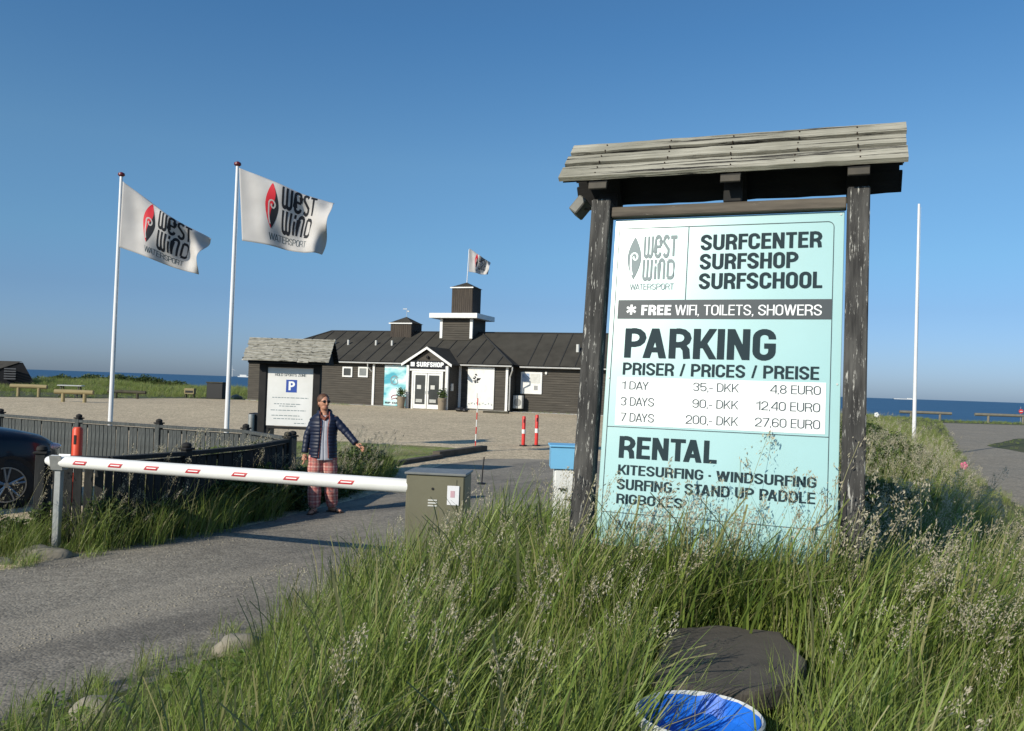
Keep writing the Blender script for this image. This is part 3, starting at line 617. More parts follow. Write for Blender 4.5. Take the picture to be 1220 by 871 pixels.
MB().tube([(-9.75, -.32, EZ - .08), (-9.75, -.3, EZ - .3), (-9.58, -.06, EZ - .6)], .045, 8).build('downpipe', gut, bld, True)
for s in (-13.74, -12.66, -10.48, -9.25):
    MB().tube([(s, 2, 4.0), (s, 2, 4.45)], .08, 10).build('roof_vent', offwhite, roof, True)
MB().tube([(3.79, 2.3, 3.9), (3.79, 2.3, 4.4)], .11, 10).build('roof_vent', offwhite, roof, True)
def window(s0, s1, z0, z1, k, par=bld, fw=.1, m=white, glass=glass_m):
    w = MB()
    for b in ((s0, s1, z0, z0 + fw), (s0, s1, z1 - fw, z1), (s0, s0 + fw, z0 + fw, z1 - fw), (s1 - fw, s1, z0 + fw, z1 - fw)): w.box(b[0], b[1], k - .08, k - .0, b[2], b[3])
    f = w.build('window', m, par); MB().box(s0 + fw, s1 - fw, k - .045, k - .03, z0 + fw, z1 - fw).build('pane', glass, f); return f
window(-11.8, -11.05, 1.86, 2.54, .02); window(-10.6, -9.87, 1.88, 2.56, .02, glass=mat('pale_pane', (.25, .27, .27), (.16, .17, .17), 2, .1))
# posters
def poster_mat():
    m = bpy.data.materials.new('poster_print'); m.use_nodes = True; n = m.node_tree.nodes; l = m.node_tree.links
    tc = n.new('ShaderNodeTexCoord'); mp = n.new('ShaderNodeMapping'); mp.inputs['Scale'].default_value = (.5, 1, 1.1); mp.inputs['Location'].default_value = (3, 0, 1)
    l.new(tc.outputs['Object'], mp.inputs[0]); nz = n.new('ShaderNodeTexNoise'); nz.inputs['Scale'].default_value = 1.3; nz.inputs['Detail'].default_value = 3; l.new(mp.outputs[0], nz.inputs[0])
    cr = n.new('ShaderNodeValToRGB'); el = cr.color_ramp.elements; el[0].position = .42; el[0].color = (.72, .76, .76, 1); el[1].position = .62; el[1].color = (.05, .35, .45, 1)
    q = el.new(.52); q.color = (.35, .66, .68, 1); l.new(nz.outputs['Fac'], cr.inputs[0]); l.new(cr.outputs[0], n['Principled BSDF'].inputs['Base Color']); n['Principled BSDF'].inputs['Roughness'].default_value = .4
    return m
p1 = MB().bbox(-8.62, -6.72, -.06, -.01, .08, 2.74, .01).build('poster', poster_mat(), bld, label='turquoise and white surf poster left of the door')
def fig(mb, cx, cz, sc, y, seed):
    rnd = random.Random(seed)
    for i in range(9):
        a = rnd.uniform(0, 6.28); r = rnd.uniform(0, .8); x, z = cx + math.cos(a) * r * sc, cz + math.sin(a) * r * sc
        P = []
        for k in range(7): q = 2 * math.pi * k / 7; w = rnd.uniform(.12, .4) * sc; P.append((x + math.cos(q) * w, z + math.sin(q) * w * rnd.uniform(.5, 1)))
        flat(mb, [(P, [tuple(range(7))])], y - .0006 * i)
pf = MB(); flat(pf, [ribbon(arc(-7.85, 1.75, .28, 30, 330, 10), .07), ribbon([(-8.1, 1.5), (-7.75, 1.95), (-7.6, 1.6)], .05)], -.064); pf.build('printed_kite', mat('grey_print', (.2, .25, .27)), p1)
pt = MB(); flat(pt, fit_text('RIP CURL', -8.5, -7.35, .2, .33, .22), -.065); pt.build('lettering', blk_ink, p1)
pt = MB(); flat(pt, [ribbon(arc(-7.75, .62, .3, 20, 200, 8, .16), .06), ribbon([(-8.05, .5), (-7.75, .58), (-7.5, .45)], .05)], -.066); pt.build('printed_wave', mat('maroon_print', (.2, .02, .05)), p1)
p2 = MB().bbox(-2.7, -.89, -.06, -.01, .12, 2.74, .01).build('poster', white, bld, label='white poster with a dark kite rider right of the door')
pf = MB(); fig(pf, -2.05, 2.0, .32, -.064, 5); pf.build('printed_kite_rider', blk_ink, p2)
pf = MB()
for i in range(9): fig(pf, -2.55 + i * .19, .42 + .04 * (i % 2), .09, -.064, 20 + i)
pf.build('printed_text', mat('grey_print', (.2, .2, .2)), p2, kind='stuff')
# notice board, heat pump, lamp on the right wing
nb = MB().bbox(.4, 1.82, 1.24, 1.31, 1.16, 2.55, .02).build('notice_panel', white, bld)
MB().box(.50, .98, 1.232, 1.238, 1.95, 2.45).build('notice_sheet', mat('photo_print', (.1, .2, .4), (.5, .55, .6), 4), nb); MB().box(1.04, 1.7, 1.232, 1.238, 1.85, 2.45).build('notice_sheet', offwhite, nb)
MB().box(1.3, 1.55, 1.231, 1.237, 1.42, 1.7).build('notice_sheet', mat('grey_print2', (.3, .3, .3)), nb)
hp = MB().bbox(.1, .72, .72, 1.05, .22, 1.05, .03).build('heat_pump', offwhite, bld)
MB().tube([(.42, .715, .62), (.42, .70, .62)], .24, 20).build('fan_grille', mat('grille_grey', (.25, .25, .24)), hp)
MB().bbox(2.0, 2.14, 1.22, 1.3, 2.42, 2.58, .02).build('wall_lamp', white, bld)
# porch
porch = MB(); K = -1.5
porch.prism([(-6.2, 0), (-3.35, 0), (-3.35, 2.75), (-4.8, 3.72), (-6.2, 2.75)], K, .1, 'y')
po = porch.build('porch', siding_m, bld)
siding(K, 0, -3.35, .06, 2.72, axis='y', face=-1, par=bld, name='porch_siding')
for sgn in (-1, 1):
    ex = -4.8 + sgn * 1.72
    rm = MB(); pl = [(-4.8, K - .22, 3.93), (ex, K - .22, 2.83), (ex, .6, 2.83), (-4.8, 2.0, 3.93)]
    rm.slab(pl, .07); rm.build('porch_roof', roof_m, po)
    d = Vector((ex + 4.8, 0, -1.10)).normalized()
    MB().prism([(-4.8, 3.90), (-4.8, 3.74), (ex + sgn * .0, 2.66), (ex + sgn * .02, 2.82)], K - .27, K - .223, 'y').build('white_bargeboard', white, po)
for s in (-6.12, -3.43): MB().bbox(s - .09, s + .09, K - .16, K + .0, 0, 2.72, .01).build('porch_post', white, po)
MB().bbox(-6.0, -3.55, K - .12, K - .02, 2.38, 2.50, .01).build('white_beam', white, po)
MB().bbox(-6.02, -3.53, K - .14, K - .02, 2.54, 3.02, .01).build('shop_sign', blk_ink, po)
ps = po
q = MB(); flat(q, fit_text('SURFSHOP', -5.52, -3.66, 2.64, 2.94, .22), K - .145); q.build('lettering', white_ink, po)
q = MB(); flat(q, [rect(-5.93, -5.66, 2.66, 2.92)], K - .145); q.build('emblem', white_ink, po)
MB().ball((-4.8, K - .1, 3.25), .1).build('porch_lamp', black_m, po)
door = MB()
for b in ((-5.84, -5.72, .0, 2.37), (-3.83, -3.71, .0, 2.37), (-5.72, -3.83, 2.25, 2.37)): door.box(b[0], b[1], K - .10, K - .02, b[2], b[3])
df = door.build('door_frame', white, po)
for a, b in ((-5.70, -4.80), (-4.76, -3.85)):
    dm = MB()
    for c in ((a, a + .10, .03, 2.23), (b - .10, b, .03, 2.23), (a + .10, b - .10, .03, .30), (a + .10, b - .10, 2.12, 2.23)): dm.box(c[0], c[1], K - .085, K - .03, c[2], c[3])
    dd = dm.build('door', white, bld); MB().box(a + .10, b - .10, K - .06, K - .05, .30, 2.12).build('pane', glass_m, dd)
    MB().box(a + .22, a + .5, K - .064, K - .061, 1.25, 1.5).build('door_notice', offwhite, dd)
    MB().box(a + .16, b - .3, K - .064, K - .061, .42, .62).build('door_notice', mat('grey_print3', (.35, .36, .34), (.5, .5, .48)), dd)
    MB().tube([(b - .08 if a < -5 else a + .08, K - .13, .95), (b - .08 if a < -5 else a + .08, K - .13, 1.15)], .015, 6).build('handle', metal_m, dd)
MB().bbox(-3.33, -3.25, K + .25, K + .55, 1.2, 1.65, .01).build('letter_box', offwhite, bld)
MB().box(-6.3, -3.2, K - .6, K - .05, -.2, .0).build('doorstep', MATS['concrete'], bld)
# turrets
def turret(cs, ck, a, z0, z1, za, trim, name='turret'):
    t = MB().box(cs - a / 2, cs + a / 2, ck - a / 2, ck + a / 2, z0, z1).build(name, mat('turret_boards', (.075, .06, .046), (.045, .036, .03), 3, .85, .002, 14, (5, 5, .4)), bld)
    n = int(a / .14)
    bd = MB()
    for i in range(n):
        x = cs - a / 2 + i * a / n; bd.box(x + .008, x + a / n - .008, ck - a / 2 - .02, ck - a / 2, z0, z1)
        y = ck - a / 2 + i * a / n; bd.box(cs + a / 2, cs + a / 2 + .02, y + .008, y + a / n - .008, z0, z1)
    bd.build('turret_board_cladding', MATS['turret_boards'], t, kind='stuff')
    r = MB(); e = a / 2 + .1; vs = [(cs - e, ck - e, z1), (cs + e, ck - e, z1), (cs + e, ck + e, z1), (cs - e, ck + e, z1), (cs, ck, za)]
    r.add(vs, [(0, 1, 4), (1, 2, 4), (2, 3, 4), (3, 0, 4), (3, 2, 1, 0)]); r.build('turret_roof', roof_m, t)
    MB().box(cs - e, cs + e, ck - e - .02, ck - e + .015, z1 - .07, z1 + .01).build('white_trim', white, t)
    return t
turret(-9.25, 4, 1.6, 4.6, 5.75, 6.25, 1)
t2 = MB().box(-6.06, -3.72, 2.85, 5.2, 4.4, 6.05).build('turret_base', siding_m, bld)
siding(-6.06, -3.72, 2.85, 4.6, 6.05, par=bld, name='turret_siding')
MB().bbox(-6.7, -3.2, 2.35, 5.6, 6.05, 6.38, .01).build('turret_cornice', white, bld)
for s in (-5.98, -3.78): MB().bbox(s - .1, s + .1, 2.78, 2.90, 4.7, 6.04, .01).build('turret_corner_board', white, bld)
turret(-4.68, 3.9, 1.5, 6.38, 8.2, 8.62, 1)
MB().tube([(-4.68, 3.9, 8.55), (-4.60, 3.9, 10.9)], .03, 8).build('roof_flagpole', flagpole_m, bld, True)
wv = MB().tube([(-9.25, 4, 6.2), (-9.25, 4, 6.85)], .015, 6); wv.build('weather_vane', metal_m, bld)
MB().box(-9.55, -9.25, 3.99, 4.01, 6.78, 6.83).box(-9.2, -9.05, 3.97, 4.03, 6.6, 6.68).build('vane_arm', offwhite, bld)
Mb = Matrix.Translation(B0) @ Matrix.Rotation(BR, 4, 'Z'); fp = Mb @ Vector((-4.60, 3.9, 9.35))
make_flag(2, tuple(fp), 'small white flag flying on the roof turret of the surf shop', 1.08, True)

# ------------------------------------------------------------------ far hut at the left
hut = thing('hut', 'dark low hut with a sloping roof in the dune grass at the far left', 'hut', (-41, 67, .3))
A0 = [(1.4, 1.0, 2.13), (2.35, 1.6, .0), (-3.4, -.7, -.3), (-2.2, -.4, .55)]
hm = MB(); hm.add([A0[0], A0[1], A0[2], A0[3]], [(0, 1, 2, 3)]); bk = [(p[0] - 6, p[1] + 3.4, p[2]) for p in A0]
hm.add(A0 + bk, [(0, 1, 5, 4), (1, 2, 6, 5), (2, 3, 7, 6), (7, 6, 5, 4)]); hm.build('wall', mat('hut_boards', (.01, .011, .014), (.016, .016, .02), 2, .9), hut)
MB().add([A0[0], A0[3], bk[3], bk[0]], [(0, 1, 2, 3)]).add([(p[0], p[1] - .05, p[2] + .1) for p in (A0[0], A0[3], bk[3], bk[0])], [(0, 1, 2, 3)]).build('roof', roof_m, hut)
lv = MB()
for i in range(5): lv.box(.2, 1.15, .38, .45, .75 + i * .2, .85 + i * .2, Matrix.Translation((0, .12, 0)))
lv.build('louvres', mat('hut_louvre', (.05, .055, .065)), hut, kind='stuff')

# ------------------------------------------------------------------ fences
def fence(name, label, pts, postd, h=1.0, cat='fence', fence_m=fence_m):
    o0 = Vector((*pts[0], 0)); t = thing(name, label, cat, o0)
    P = [Vector((*p, 0)) - o0 for p in pts]; segs = []; L = 0
    for a, b in zip(P[:-1], P[1:]): segs.append((a, b, L, (b - a).length)); L += (b - a).length
    def at(d):
        for a, b, l0, ln in segs:
            if d <= l0 + ln + 1e-6: return a.lerp(b, (d - l0) / ln), (b - a).normalized()
        return segs[-1][1], (segs[-1][1] - segs[-1][0]).normalized()
    pk = [MB().bbox(-.044, .044, -.011, .011, .03, h - .1 + j * .004, .004).mesh('picket', fence_m) for j in range(3)]
    d = .06; i = 0
    while d < L:
        p, q = at(d); rz = math.atan2(q.y, q.x)
        link('picket', pk[i % 3], t, (p.x, p.y, random.uniform(-.008, .004)), (random.uniform(-.01, .01), random.uniform(-.012, .012), rz + random.uniform(-.02, .02))); d += .103; i += 1
    for a, b, l0, ln in segs:
        q = (b - a).normalized(); Mm = Matrix.Translation(a) @ Matrix.Rotation(math.atan2(q.y, q.x), 4, 'Z')
        for z0, z1, y0, y1 in ((h - .07, h - .02, -.045, .045), (h - .16, h - .09, .014, .05), (.2, .27, .014, .05)):
            MB().bbox(0, ln, y0, y1, z0, z1, .005, Mm).build('rail', fence_m, t)
    pm = MB().bbox(-.05, .05, -.05, .05, -.2, h, .006).mesh('post', fence_m)
    cm = MB(); cm.bbox(-.07, .07, -.07, .07, h, h + .025, .006).tube([(0, 0, h + .025), (0, 0, h + .045), (0, 0, h + .075), (0, 0, h + .09)], [.05, .06, .05, .015], 10); cmm = cm.mesh('post_cap', darkwood, True)
    for d in postd:
        p, q = at(min(d, L - .001)); n = Vector((q.y, -q.x, 0)) * .0
        po_ = link('post', pm, t, (p.x, p.y, 0), (0, 0, math.atan2(q.y, q.x))); link('post_cap', cmm, po_)
    return t
FA = [(-14.2, 18.7), (-12.3, 17.95), (-10.3, 17.0), (-8.15, 15.9), (-6.32, 15.15), (-4.55, 14.5), (-3.35, 13.0)]
dl = [0]
for a, b in zip(FA[:-1], FA[1:]): dl.append(dl[-1] + math.hypot(b[0] - a[0], b[1] - a[1]))
fence('picket_fence', 'long weathered grey picket fence behind the parked car, ending below the parking notice', FA, dl)
FB = [(-5.02, 9.05), (-4.36, 9.2), (-3.87, 10.1), (-3.48, 11.3), (-3.36, 12.75)]
dl = [0]
for a, b in zip(FB[:-1], FB[1:]): dl.append(dl[-1] + math.hypot(b[0] - a[0], b[1] - a[1]))
fence('picket_fence', 'dark shaded picket fence right behind the raised barrier arm rest, along the road', FB, [dl[0], dl[2], dl[4]], fence_m=mat('shaded_fence_wood', (.03, .032, .032), (.015, .016, .016), 6, .9, .002, 20, (6, 6, 1)))  # darker wood copy: shade on the road side is put into its colour

# ------------------------------------------------------------------ barrier
bar = thing('barrier_gate', 'white road barrier arm with small red stickers, closed across the road from an olive cabinet', 'barrier', (-.64, 7.85, .0))
bp0 = Vector((-4.80, 8.80, .955)); bp1 = Vector((-.90, 7.74, .945)); o0 = bar.location
bd_ = (bp1 - bp0).normalized()
MB().tube([bp0 - o0 - bd_ * .0 , bp0 - o0 + bd_ * .03, bp1 - o0], [.045, .062, .066], 20).build('boom', white, bar, True)
MB().ball(tuple(bp0 - o0), .046).build('boom_end', white, bar, True)
for i, px in enumerate((112, 158, 206, 258, 313, 371, 429)):
    # spaced along the arm by real distance
    d = [.44, .87, 1.30, 1.78, 2.30, 2.86, 3.43][i]
    c = bp0 - o0 + bd_ * d; st = []
    side = Vector((bd_.y, -bd_.x, 0)).normalized()
    mbk = MB(); mw = MB()
    def patch(mb, a0, a1, w0, w1, r, shear=.0):
        n = 5; vs = []
        for j in range(n + 1):
            an = R(a0 + (a1 - a0) * j / n)
            for w in (w0, w1): vs.append(c + bd_ * (w + shear * (j / n - .5)) + side * math.cos(an) * r + Vector((0, 0, 1)) * math.sin(an) * r)
        mb.add(vs, [(2 * j, 2 * j + 1, 2 * j + 3, 2 * j + 2) for j in range(n)])
    patch(mbk, -14, 22, -.075, .075, .0665, .03); so_ = mbk.build('sticker', mat('sticker_red', (.45, .02, .03), rough=.5), bar)
    patch(mw, 0, 8, -.055, .055, .0675, .006); mw.build('sticker_text', white_ink, so_)
cab = MB().bbox(-.27, .27, -.2, .2, -.1, 1.06, .012).build('cabinet', cab_m, bar)
cab.rotation_euler = (0, 0, R(-6))
MB().bbox(-.285, .285, -.215, .215, 1.062, 1.085, .006).build('lid', cab_top, cab)
MB().bbox(-.245, .20, -.206, -.198, .08, 1.03, .003).build('door', cab_m, cab)
vm = MB()
for z in (.83, .805, .78): vm.bbox(-.06, .025, -.212, -.204, z, z + .013, .002)
vm.build('vent', offwhite, cab)
MB().bbox(.115, .225, -.212, -.205, .80, .975, .002).build('notice_label', mat('label_white', (.72, .72, .75)), cab)
MB().bbox(.145, .185, -.214, -.211, .87, .93, .001).build('label_print', mat('label_blue', (.55, .35, .4)), cab)
MB().tube([(-.02, -.206, .94), (-.02, -.212, .94)], .012, 10).build('lock', black_m, cab)
MB().bbox(-.05, .03, -.212, -.204, .56, .59, .002).build('handle', black_m, cab)
rest = thing('barrier_rest_post', 'grey galvanised post with a fork carrying the tip of the white barrier arm', 'post', (-4.68, 8.78, .1))
MB().bbox(-.034, .034, -.034, .034, -.15, .76, .006).build('post', metal_m, rest)
fk = MB(); fk.bbox(-.05, .05, -.05, .05, .76, .78, .004); fk.prism([(-.105, .92), (-.09, .92), (-.045, .785), (.045, .785), (.045, .77), (-.06, .77)], -.06, .06, 'x', Matrix.Translation((0, 0, 0)))
fk.prism([(.105, .92), (.09, .92), (.045, .785), (.045, .77), (.06, .77)], -.06, .06, 'x'); fk.build('fork', metal_m, rest)

# ------------------------------------------------------------------ parking notice
pn = thing('parking_notice', 'white parking notice with blue P under a small shingled roof behind the fence', 'sign', (-4.2, 16, 0), R(-3))
for x in (-.53, .51): MB().bbox(x - .07, x + .07, -.06, .06, -.2, 2.3, .008).build('post', darkwood, pn)
MB().bbox(-.46, .44, -.05, .04, 2.1, 2.19, .006).build('crossbeam', darkwood, pn); MB().bbox(-.46, .44, -.02, .03, .93, .98, .006).build('crossbeam', darkwood, pn)
MB().bbox(-.44, .44, -.03, -.01, .99, 2.09, .003).build('panel', white, pn)
q = MB(); flat(q, [rect(-.08, .13, 1.63, 1.87)], -.032); q.build('parking_symbol', navy_m, pn)
q = MB(); flat(q, fit_text('P', -.03, .09, 1.67, 1.84, .2), -.034); q.build('lettering', white_ink, pn)
for wd_ in stroke_words('HOLD SPORTS ZONE', -.3, .3, 1.935, 1.985, .13):
    q = MB(); flat(q, wd_, -.032); q.build('lettering', thin_ink, pn)
q = MB(); rr = random.Random(4)
for z, a, b in ((1.52, -.34, .36), (1.40, -.3, .22), (1.36, -.2, .12), (1.28, -.36, .32), (1.18, -.34, .2), (1.12, -.3, .26), (1.04, .1, .32)):
    x = a
    while x < b: w = rr.uniform(.03, .09); flat(q, [rect(x, min(b, x + w), z, z + .014)], -.032); x += w + .015
q.build('small_print', grey_ink, pn, kind='stuff')
yr_, zr_ = 0.0, 2.63; ye, ze = -.36, 2.22
roofn = []
for row in range(7):
    a, b = row / 7 - .05, (row + 1) / 7
    for side in (-1, 1):
        n_ = 3 if side == -1 else 2; cuts = [0] + sorted(random.uniform(.2, .8) for _ in range(n_ - 1)) + [1]
        for j in range(n_):
            x0 = -.82 + 1.64 * cuts[j] + .003 + (random.uniform(-.03, .03) if j == 0 else 0); x1 = -.82 + 1.64 * cuts[j + 1] - .003; yy0, yy1 = (ye * (1 - a)), (ye * (1 - b)); z0 = ze + (zr_ - ze) * a + .024 + random.uniform(0, .02); z1 = ze + (zr_ - ze) * b
            e = random.uniform(-.025, .02)
            if side == 1: yy0, yy1 = -yy0, -yy1
            vs = [(x0, yy0 + e * -side * 0, z0), (x1, yy0, z0 + random.uniform(-.008, .008)), (x1, yy1, z1), (x0, yy1, z1)]; vs += [(p[0], p[1], p[2] - .025) for p in vs]
            MB().add(vs, [(0, 1, 2, 3), (7, 6, 5, 4), (0, 4, 5, 1), (1, 5, 6, 2), (2, 6, 7, 3), (3, 7, 4, 0)]).build('roof_board', shake_m if side == -1 else darkwood, pn)
MB().prism([(ye + .05, ze - .05), (0, zr_ - .06), (-ye - .05, ze - .05)], -.74, .74, 'x').build('roof_core', darkwood, pn)
MB().tube([(-.83, 0, zr_ + .005), (.83, 0, zr_ + .005)], .025, 6).build('ridge_cap', shake_m, pn)
# ------------------------------------------------------------------ bins, bollards, small things
tb = thing('litter_bin', 'small dark litter bin with a steel cylinder beside the parking notice', 'bin', (-5.75, 19, 0))
MB().bbox(-.17, .32, 0, .4, .25, 1.08, .02).build('bin_body', black_m, tb); MB().tube([(-.08, -.05, .3), (-.08, -.05, 1.06)], .07, 14).build('ash_tube', metal_m, tb, True); MB().bbox(0, .1, .1, .2, 0, .25).build('stand', black_m, tb)
def bollard(x, y, m, label, h=.9, r=.055):
    t = thing('marker_bollard', label, 'bollard', (x, y, float(gz(x, y))), group='red marker bollards')
    MB().tube([(0, 0, 0), (0, 0, h * .97), (0, 0, h)], [r, r, r * .7], 14).build('tube', m, t, True)
    MB().tube([(0, 0, h * .42), (0, 0, h * .56)], r + .003, 14, cap=False).build('reflective_band', white, t, True)
    MB().tube([(0, 0, 0), (0, 0, .04)], r * 2.2, 14).build('foot', black_m, t, True)
    MB().bbox(-.018, .018, -r - .004, -r + .01, h * .78, h * .9, .004).build('hand_slot', black_m, t)
bollard(.43, 26.1, redp_m, 'left one of the two red bollards on the gravel before the surf shop', .93)
bollard(.84, 26.3, redp_m, 'right one of the two red bollards on the gravel before the surf shop', .98)
bollard(-6.16, 12, orange_m, 'orange marker bollard behind the tip of the barrier arm, in front of the grey fence', 1.1, .07)
st = thing('marker_stake', 'thin red and white striped snow stake at the corner of the lawn', 'stake', (-1.0, 24.75, float(gz(-1, 24.75))))
for i in range(7): MB().tube([(.004 * i, 0, i * .21), (.004 * (i + 1), 0, (i + 1) * .21)], .016, 8).build('stripe', redp_m if i % 2 == 0 else white, st, True)
MB().tube([(0, 0, 1.45), (.0, 0, 1.62)], .012, 8).build('tip', offwhite, st)
sk = thing('road_stake', 'thin black stake standing in the asphalt behind the barrier cabinet', 'stake', (-.5, 16.05, 0))
MB().tube([(0, 0, 0), (.01, 0, .3), (.03, 0, .52)], .012, 8).build('rod', black_m, sk); MB().tube([(0, 0, 0), (0, 0, .03), (0, 0, .04)], [.11, .08, .02], 12).build('foot', black_m, sk)
bb = thing('blue_topped_box', 'box with bright blue hood and white lower half behind the left sign post', 'utility box', (.74, 10, .05))
MB().prism([(-.25, .90), (.20, .90), (.20, 1.14), (-.25, 1.16)], -.2, .2, 'y').build('hood', blue_m, bb); MB().bbox(-.27, .22, -.22, .22, 1.15, 1.175, .008).build('hood_lip', blue_m, bb)
MB().bbox(-.20, .18, -.17, .17, 0, .9, .015).build('body', white, bb)
q = MB(); rr = random.Random(2)
for i in range(7): fig(q, -.12 + i * .045, .60 + rr.uniform(-.06, .06), .045, -.175, 40 + i)
q.build('worn_lettering', blk_ink, bb, kind='stuff')
# lawn edging
def beam(a, b, w=.16, h=.17, m=None, label='', cat='kerb beam', name='edging_beam'):
    a = Vector(a); b = Vector(b); g = Vector((a.x, a.y, float(gz(a.x, a.y)))); d = b - a
    Mm = Matrix.Rotation(math.atan2(d.y, d.x), 4, 'Z')
    o = MB().bbox(0, d.length, -w / 2, w / 2, -.05, h, .012, Mm).build(name, m or log_dark, None, loc=g); o['label'] = label; o['category'] = cat
    o.rotation_euler = (0, 0, 0); return o
beam((-2.85, 18.45), (-1.75, 21.3), .2, .1, mat('old_sleeper', (.12, .1, .075), (.07, .06, .045), 4, .9), 'half sunken old timber sleeper edging the lawn, nearer the hedge')
beam((-1.85, 21.35), (-.72, 24.0), .22, .17, MATS['old_sleeper'], 'old timber sleeper edging the lawn tip beside the striped stake')
beam((-1.6, 49.6), (-.1, 49.2), .2, .12, log_dark, 'dark timber lying on the gravel before the white poster')
bg_ = MB(); bg_.ball((-3.0, 49.9, .37), (.3, .2, .14)).ball((-2.7, 49.8, .34), (.2, .2, .12)); o = bg_.build('sack', black_m); o['label'] = 'dark sacks lying on the gravel between door and white poster'; o['category'] = 'sack'
def log_rail(x, y, ln, rz, m, label, h=.42, r=.11):
    g = float(gz(x, y)); t = thing('log_rail', label, 'log rail', (x, y, g), rz, group='low log rails')
    MB().tube([(-ln / 2, 0, h), (0, 0, h + .01), (ln / 2, 0, h)], [r, r * .97, r * .93], 12).build('log', m, t, True)
    for s in (-1, 1): MB().tube([(s * ln * .28, 0, -.1), (s * ln * .28, 0, h - r * .5)], r * .75, 10).build('leg', m, t, True)
log_rail(-29.1, 50.7, 2.15, R(3), log_m, 'pale log rail at the far left edge of the gravel lot', .62, .13)
log_rail(-23.6, 45.4, 2.05, R(2), log_m, 'pale log rail in front of the picnic table', .55, .13)
log_rail(-24.5, 53.6, 2.5, R(-4), log_dark, 'dark log rail right of the picnic table, behind the leftmost flagpole', .42, .11)
log_rail(32.6, 66.0, 3.9, R(-6), mat('grey_log', (.20, .185, .14), (.15, .14, .11), 3), 'grey log rail beyond the side road, left of the two by the sea', .62, .12)
log_rail(38.9, 66.0, 4.6, R(-6), MATS['grey_log'], 'grey log rail beyond the side road, at the right edge of the picture', .62, .12)
pt_ = thing('picnic_table', 'weathered grey picnic table standing in the dune grass', 'picnic table', (-27.4, 52.3, .25), R(12))
MB().bbox(-.7, .7, -.36, .36, .70, .76, .01).build('table_top', offwhite, pt_)
for y in (-.72, .72): MB().bbox(-.7, .7, y - .13, y + .13, .40, .45, .01).build('bench', offwhite, pt_)
for x in (-.5, .5):
    for sg in (-1, 1): MB().tube([(x, sg * .55, 0), (x, sg * .2, .70)], .045, 6).build('leg', beam_m, pt_)
    MB().bbox(x - .03, x + .03, -.8, .8, .33, .40).build('brace', beam_m, pt_)
bx = thing('shed_box', 'black square box shelter at the edge of the gravel near the sea', 'shelter', (-21.1, 60.3, .25), R(-8))
MB().bbox(-.6, .6, -.4, .4, 0, 1.12, .02).build('body', black_m, bx); MB().bbox(-.66, .66, -.46, .46, 1.12, 1.2, .02).build('lid', log_dark, bx)
lb = thing('low_shelf_box', 'small pale wooden box with a dark opening in the grass left of the black shelter', 'box', (-23.3, 61.0, .3))
MB().bbox(-.36, .36, -.2, .2, .2, .62, .02).build('body', log_m, lb); MB().bbox(-.28, .28, -.212, -.2, .3, .46, .004).build('opening', black_m, lb)
for x in (-.28, .28): MB().box(x - .04, x + .04, -.1, .1, -.2, .2).build('leg', log_dark, lb)
ns = thing('no_entry_sign', 'tiny round red sign on a thin post by the sea at the right edge', 'sign', (51.0, 84, -.9))
MB().tube([(0, 0, 0), (0, 0, 2.4)], .03, 6).build('post', metal_m, ns); MB().tube([(0, -.05, 1.95), (0, -.08, 1.95)], .22, 20).build('disc', redp_m, ns); MB().box(-.13, .13, -.1, -.081, 1.91, 1.99).build('bar', white, ns)
def rock(x, y, r, label, name='boulder', sq=.6, seed=0, m=None, dz=0):
    bm = bmesh.new(); bmesh.ops.create_icosphere(bm, subdivisions=3, radius=1)
    for v in bm.verts:
        k = 1 + .3 * noise.noise(v.co * 1.3 + Vector((seed, 0, 0))) + .08 * noise.noise(v.co * 4 + Vector((0, seed, 0)))
        v.co = Vector((v.co.x * r[0] * k, v.co.y * r[1] * k, v.co.z * r[2] * k))
    me = bpy.data.meshes.new(name); bm.to_mesh(me); bm.free(); me.materials.append(m or rock_m); me.polygons.foreach_set('use_smooth', [True] * len(me.polygons))
    o = link(name, me, None, (x, y, float(gz(x, y)) + dz)); o['label'] = label; o['category'] = 'rock'; return o
rock(-4.72, 8.55, (.3, .16, .12), 'long sandy stone at the foot of the galvanised barrier post', seed=1)
rock(-4.98, 8.25, (.18, .12, .06), 'small flat stone left of the stone at the barrier post', seed=2)
rock(-5.15, 7.82, (.42, .16, .05), 'flat mossy yellow stone at the left picture edge by the road', seed=3, m=mat('yellow_stone', (.30, .26, .10), (.22, .19, .09), 5, .9, .01))
rock(-20.3, 62.0, (.45, .35, .3), 'rounded boulder on the grass strip left of the parking notice', seed=4)
rock(-1.80, 5.78, (.16, .12, .09), 'sandy stone in the grass at the road edge, further from the corner', seed=5, dz=.04)
rock(-2.15, 4.55, (.16, .12, .08), 'sandy stone half hidden in the grass near the bottom left', seed=6, dz=.03)
